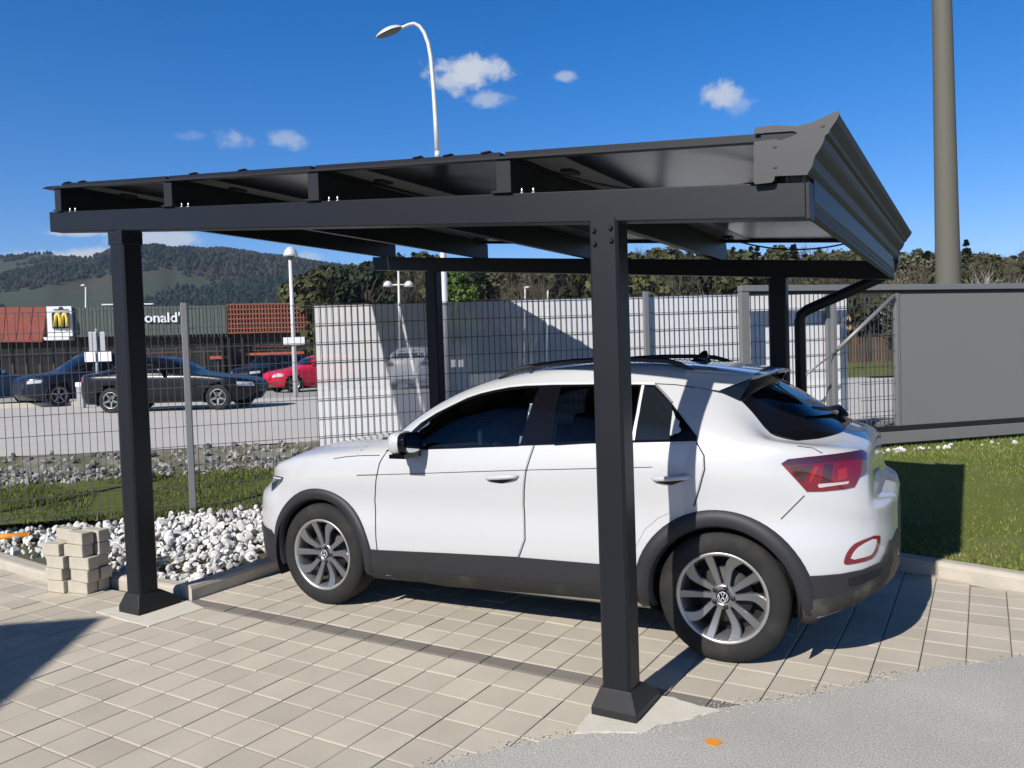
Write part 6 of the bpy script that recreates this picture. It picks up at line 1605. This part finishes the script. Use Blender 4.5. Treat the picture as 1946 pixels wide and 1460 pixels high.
def noise_(sc, det, off=0):
    a = vm('ADD', dirn, bv=(off, off*.7, 0)).outputs[0]; st = vm('MULTIPLY', a, bv=(1, 1, 1.25)).outputs[0]
    n = N.new('ShaderNodeTexNoise'); n.inputs['Scale'].default_value = sc; n.inputs['Detail'].default_value = det; n.inputs['Roughness'].default_value = .6; L.new(st, n.inputs['Vector']); return n.outputs['Fac']
n1 = noise_(26, 7); n2 = noise_(70, 5, 3)
nn_ = ma('ADD', ma('MULTIPLY', ma('SUBTRACT', n1, bv=.5), bv=2.1), ma('MULTIPLY', ma('SUBTRACT', n2, bv=.5), bv=1.2))
CL = [(884, 132, 62, 33, .95), (928, 134, 46, 20, .85), (858, 150, 36, 24, .8), (930, 188, 34, 16, .55), (1073, 147, 20, 11, .55), (1380, 182, 42, 24, .8), (1405, 196, 34, 24, .35), (440, 262, 36, 19, .42), (548, 266, 40, 19, .45), (372, 258, 30, 8, .15),
      (300, 452, 75, 22, .8), (105, 490, 70, 12, .9), (165, 484, 62, 14, .9), (150, 443, 62, 7, .8), (585, 488, 24, 10, .5), (-250, 250, 120, 40, .6), (2350, 300, 150, 40, .5), (2250, 120, 90, 30, .6)]
alpha = None
for (px, py, a, b, s) in CL:
    c = ray(px, py).normalized(); e1 = CR-c*CR.dot(c); e1.normalize(); e2 = c.cross(e1)*-1; e2 = CU-c*CU.dot(c)-e1*CU.dot(e1); e2.normalize()
    d1 = N.new('ShaderNodeVectorMath'); d1.operation = 'DOT_PRODUCT'; L.new(dirn, d1.inputs[0]); d1.inputs[1].default_value = e1*(FPX/a)
    d2 = N.new('ShaderNodeVectorMath'); d2.operation = 'DOT_PRODUCT'; L.new(dirn, d2.inputs[0]); d2.inputs[1].default_value = e2*(FPX/b)
    d3 = N.new('ShaderNodeVectorMath'); d3.operation = 'DOT_PRODUCT'; L.new(dirn, d3.inputs[0]); d3.inputs[1].default_value = c*-12
    cx = N.new('ShaderNodeCombineXYZ'); L.new(d1.outputs['Value'], cx.inputs[0]); L.new(d2.outputs['Value'], cx.inputs[1]); L.new(ma('ADD', d3.outputs['Value'], bv=12), cx.inputs[2])
    ln = vm('LENGTH', cx.outputs[0]).outputs['Value']
    dens = ma('ADD', ma('SUBTRACT', ma('MULTIPLY', ln, bv=-1.0), bv=-1.0), nn_)
    mr = N.new('ShaderNodeMapRange'); mr.interpolation_type = 'SMOOTHSTEP'; mr.inputs[1].default_value = -.15; mr.inputs[2].default_value = .70; mr.inputs[4].default_value = s; L.new(dens, mr.inputs[0])
    alpha = mr.outputs[0] if alpha is None else ma('MAXIMUM', alpha, mr.outputs[0])
gam = N.new('ShaderNodeHueSaturation'); gam.inputs['Saturation'].default_value = 1.40; gam.inputs['Value'].default_value = 1.0; L.new(sky.outputs[0], gam.inputs['Color'])
sxyz = N.new('ShaderNodeSeparateXYZ'); L.new(dirn, sxyz.inputs[0])
zr = N.new('ShaderNodeMapRange'); zr.inputs[1].default_value = .40; zr.inputs[2].default_value = .78; zr.inputs[3].default_value = 1.0; zr.inputs[4].default_value = .22; L.new(sxyz.outputs['Z'], zr.inputs[0])
tone0 = vm('MULTIPLY', gam.outputs[0], bv=(1.70, 1.52, 1.82)); tone = vm('SCALE', tone0.outputs[0]); L.new(zr.outputs[0], tone.inputs['Scale'])
mx = N.new('ShaderNodeMix'); mx.data_type = 'RGBA'; L.new(alpha, mx.inputs[0]); L.new(tone.outputs[0], mx.inputs[6]); mx.inputs[7].default_value = (8.2, 8.8, 9.8, 1)
L.new(mx.outputs[2], bg.inputs[0])
vs = scene.view_settings; vs.view_transform = 'Standard'; vs.look = 'None'; vs.exposure = .31; vs.gamma = 1; vs.use_curve_mapping = False
scene.render.engine = 'CYCLES'
cy = scene.cycles; cy.max_bounces = 8; cy.transparent_max_bounces = 12; cy.glossy_bounces = 4; cy.diffuse_bounces = 1; cy.caustics_reflective = False; cy.caustics_refractive = False
scene.render.film_transparent = False

# thin air between the near things and the hills
mb = MB(); mb.box((0, 0, 66), (2600, 2600, 135))
hz_m = bpy.data.materials.new('thin_haze'); hz_m.use_nodes = True; nt = hz_m.node_tree; nt.nodes.clear()
o_ = nt.nodes.new('ShaderNodeOutputMaterial'); pv = nt.nodes.new('ShaderNodeVolumePrincipled'); pv.inputs['Color'].default_value = (.62, .76, .95, 1); pv.inputs['Density'].default_value = .00024; pv.inputs['Anisotropy'].default_value = .2
nt.links.new(pv.outputs[0], o_.inputs['Volume'])
tag(mb.build('haze', hz_m, origin=V((0, 0, -1.5))), kind='stuff')
cy.volume_bounces = 0
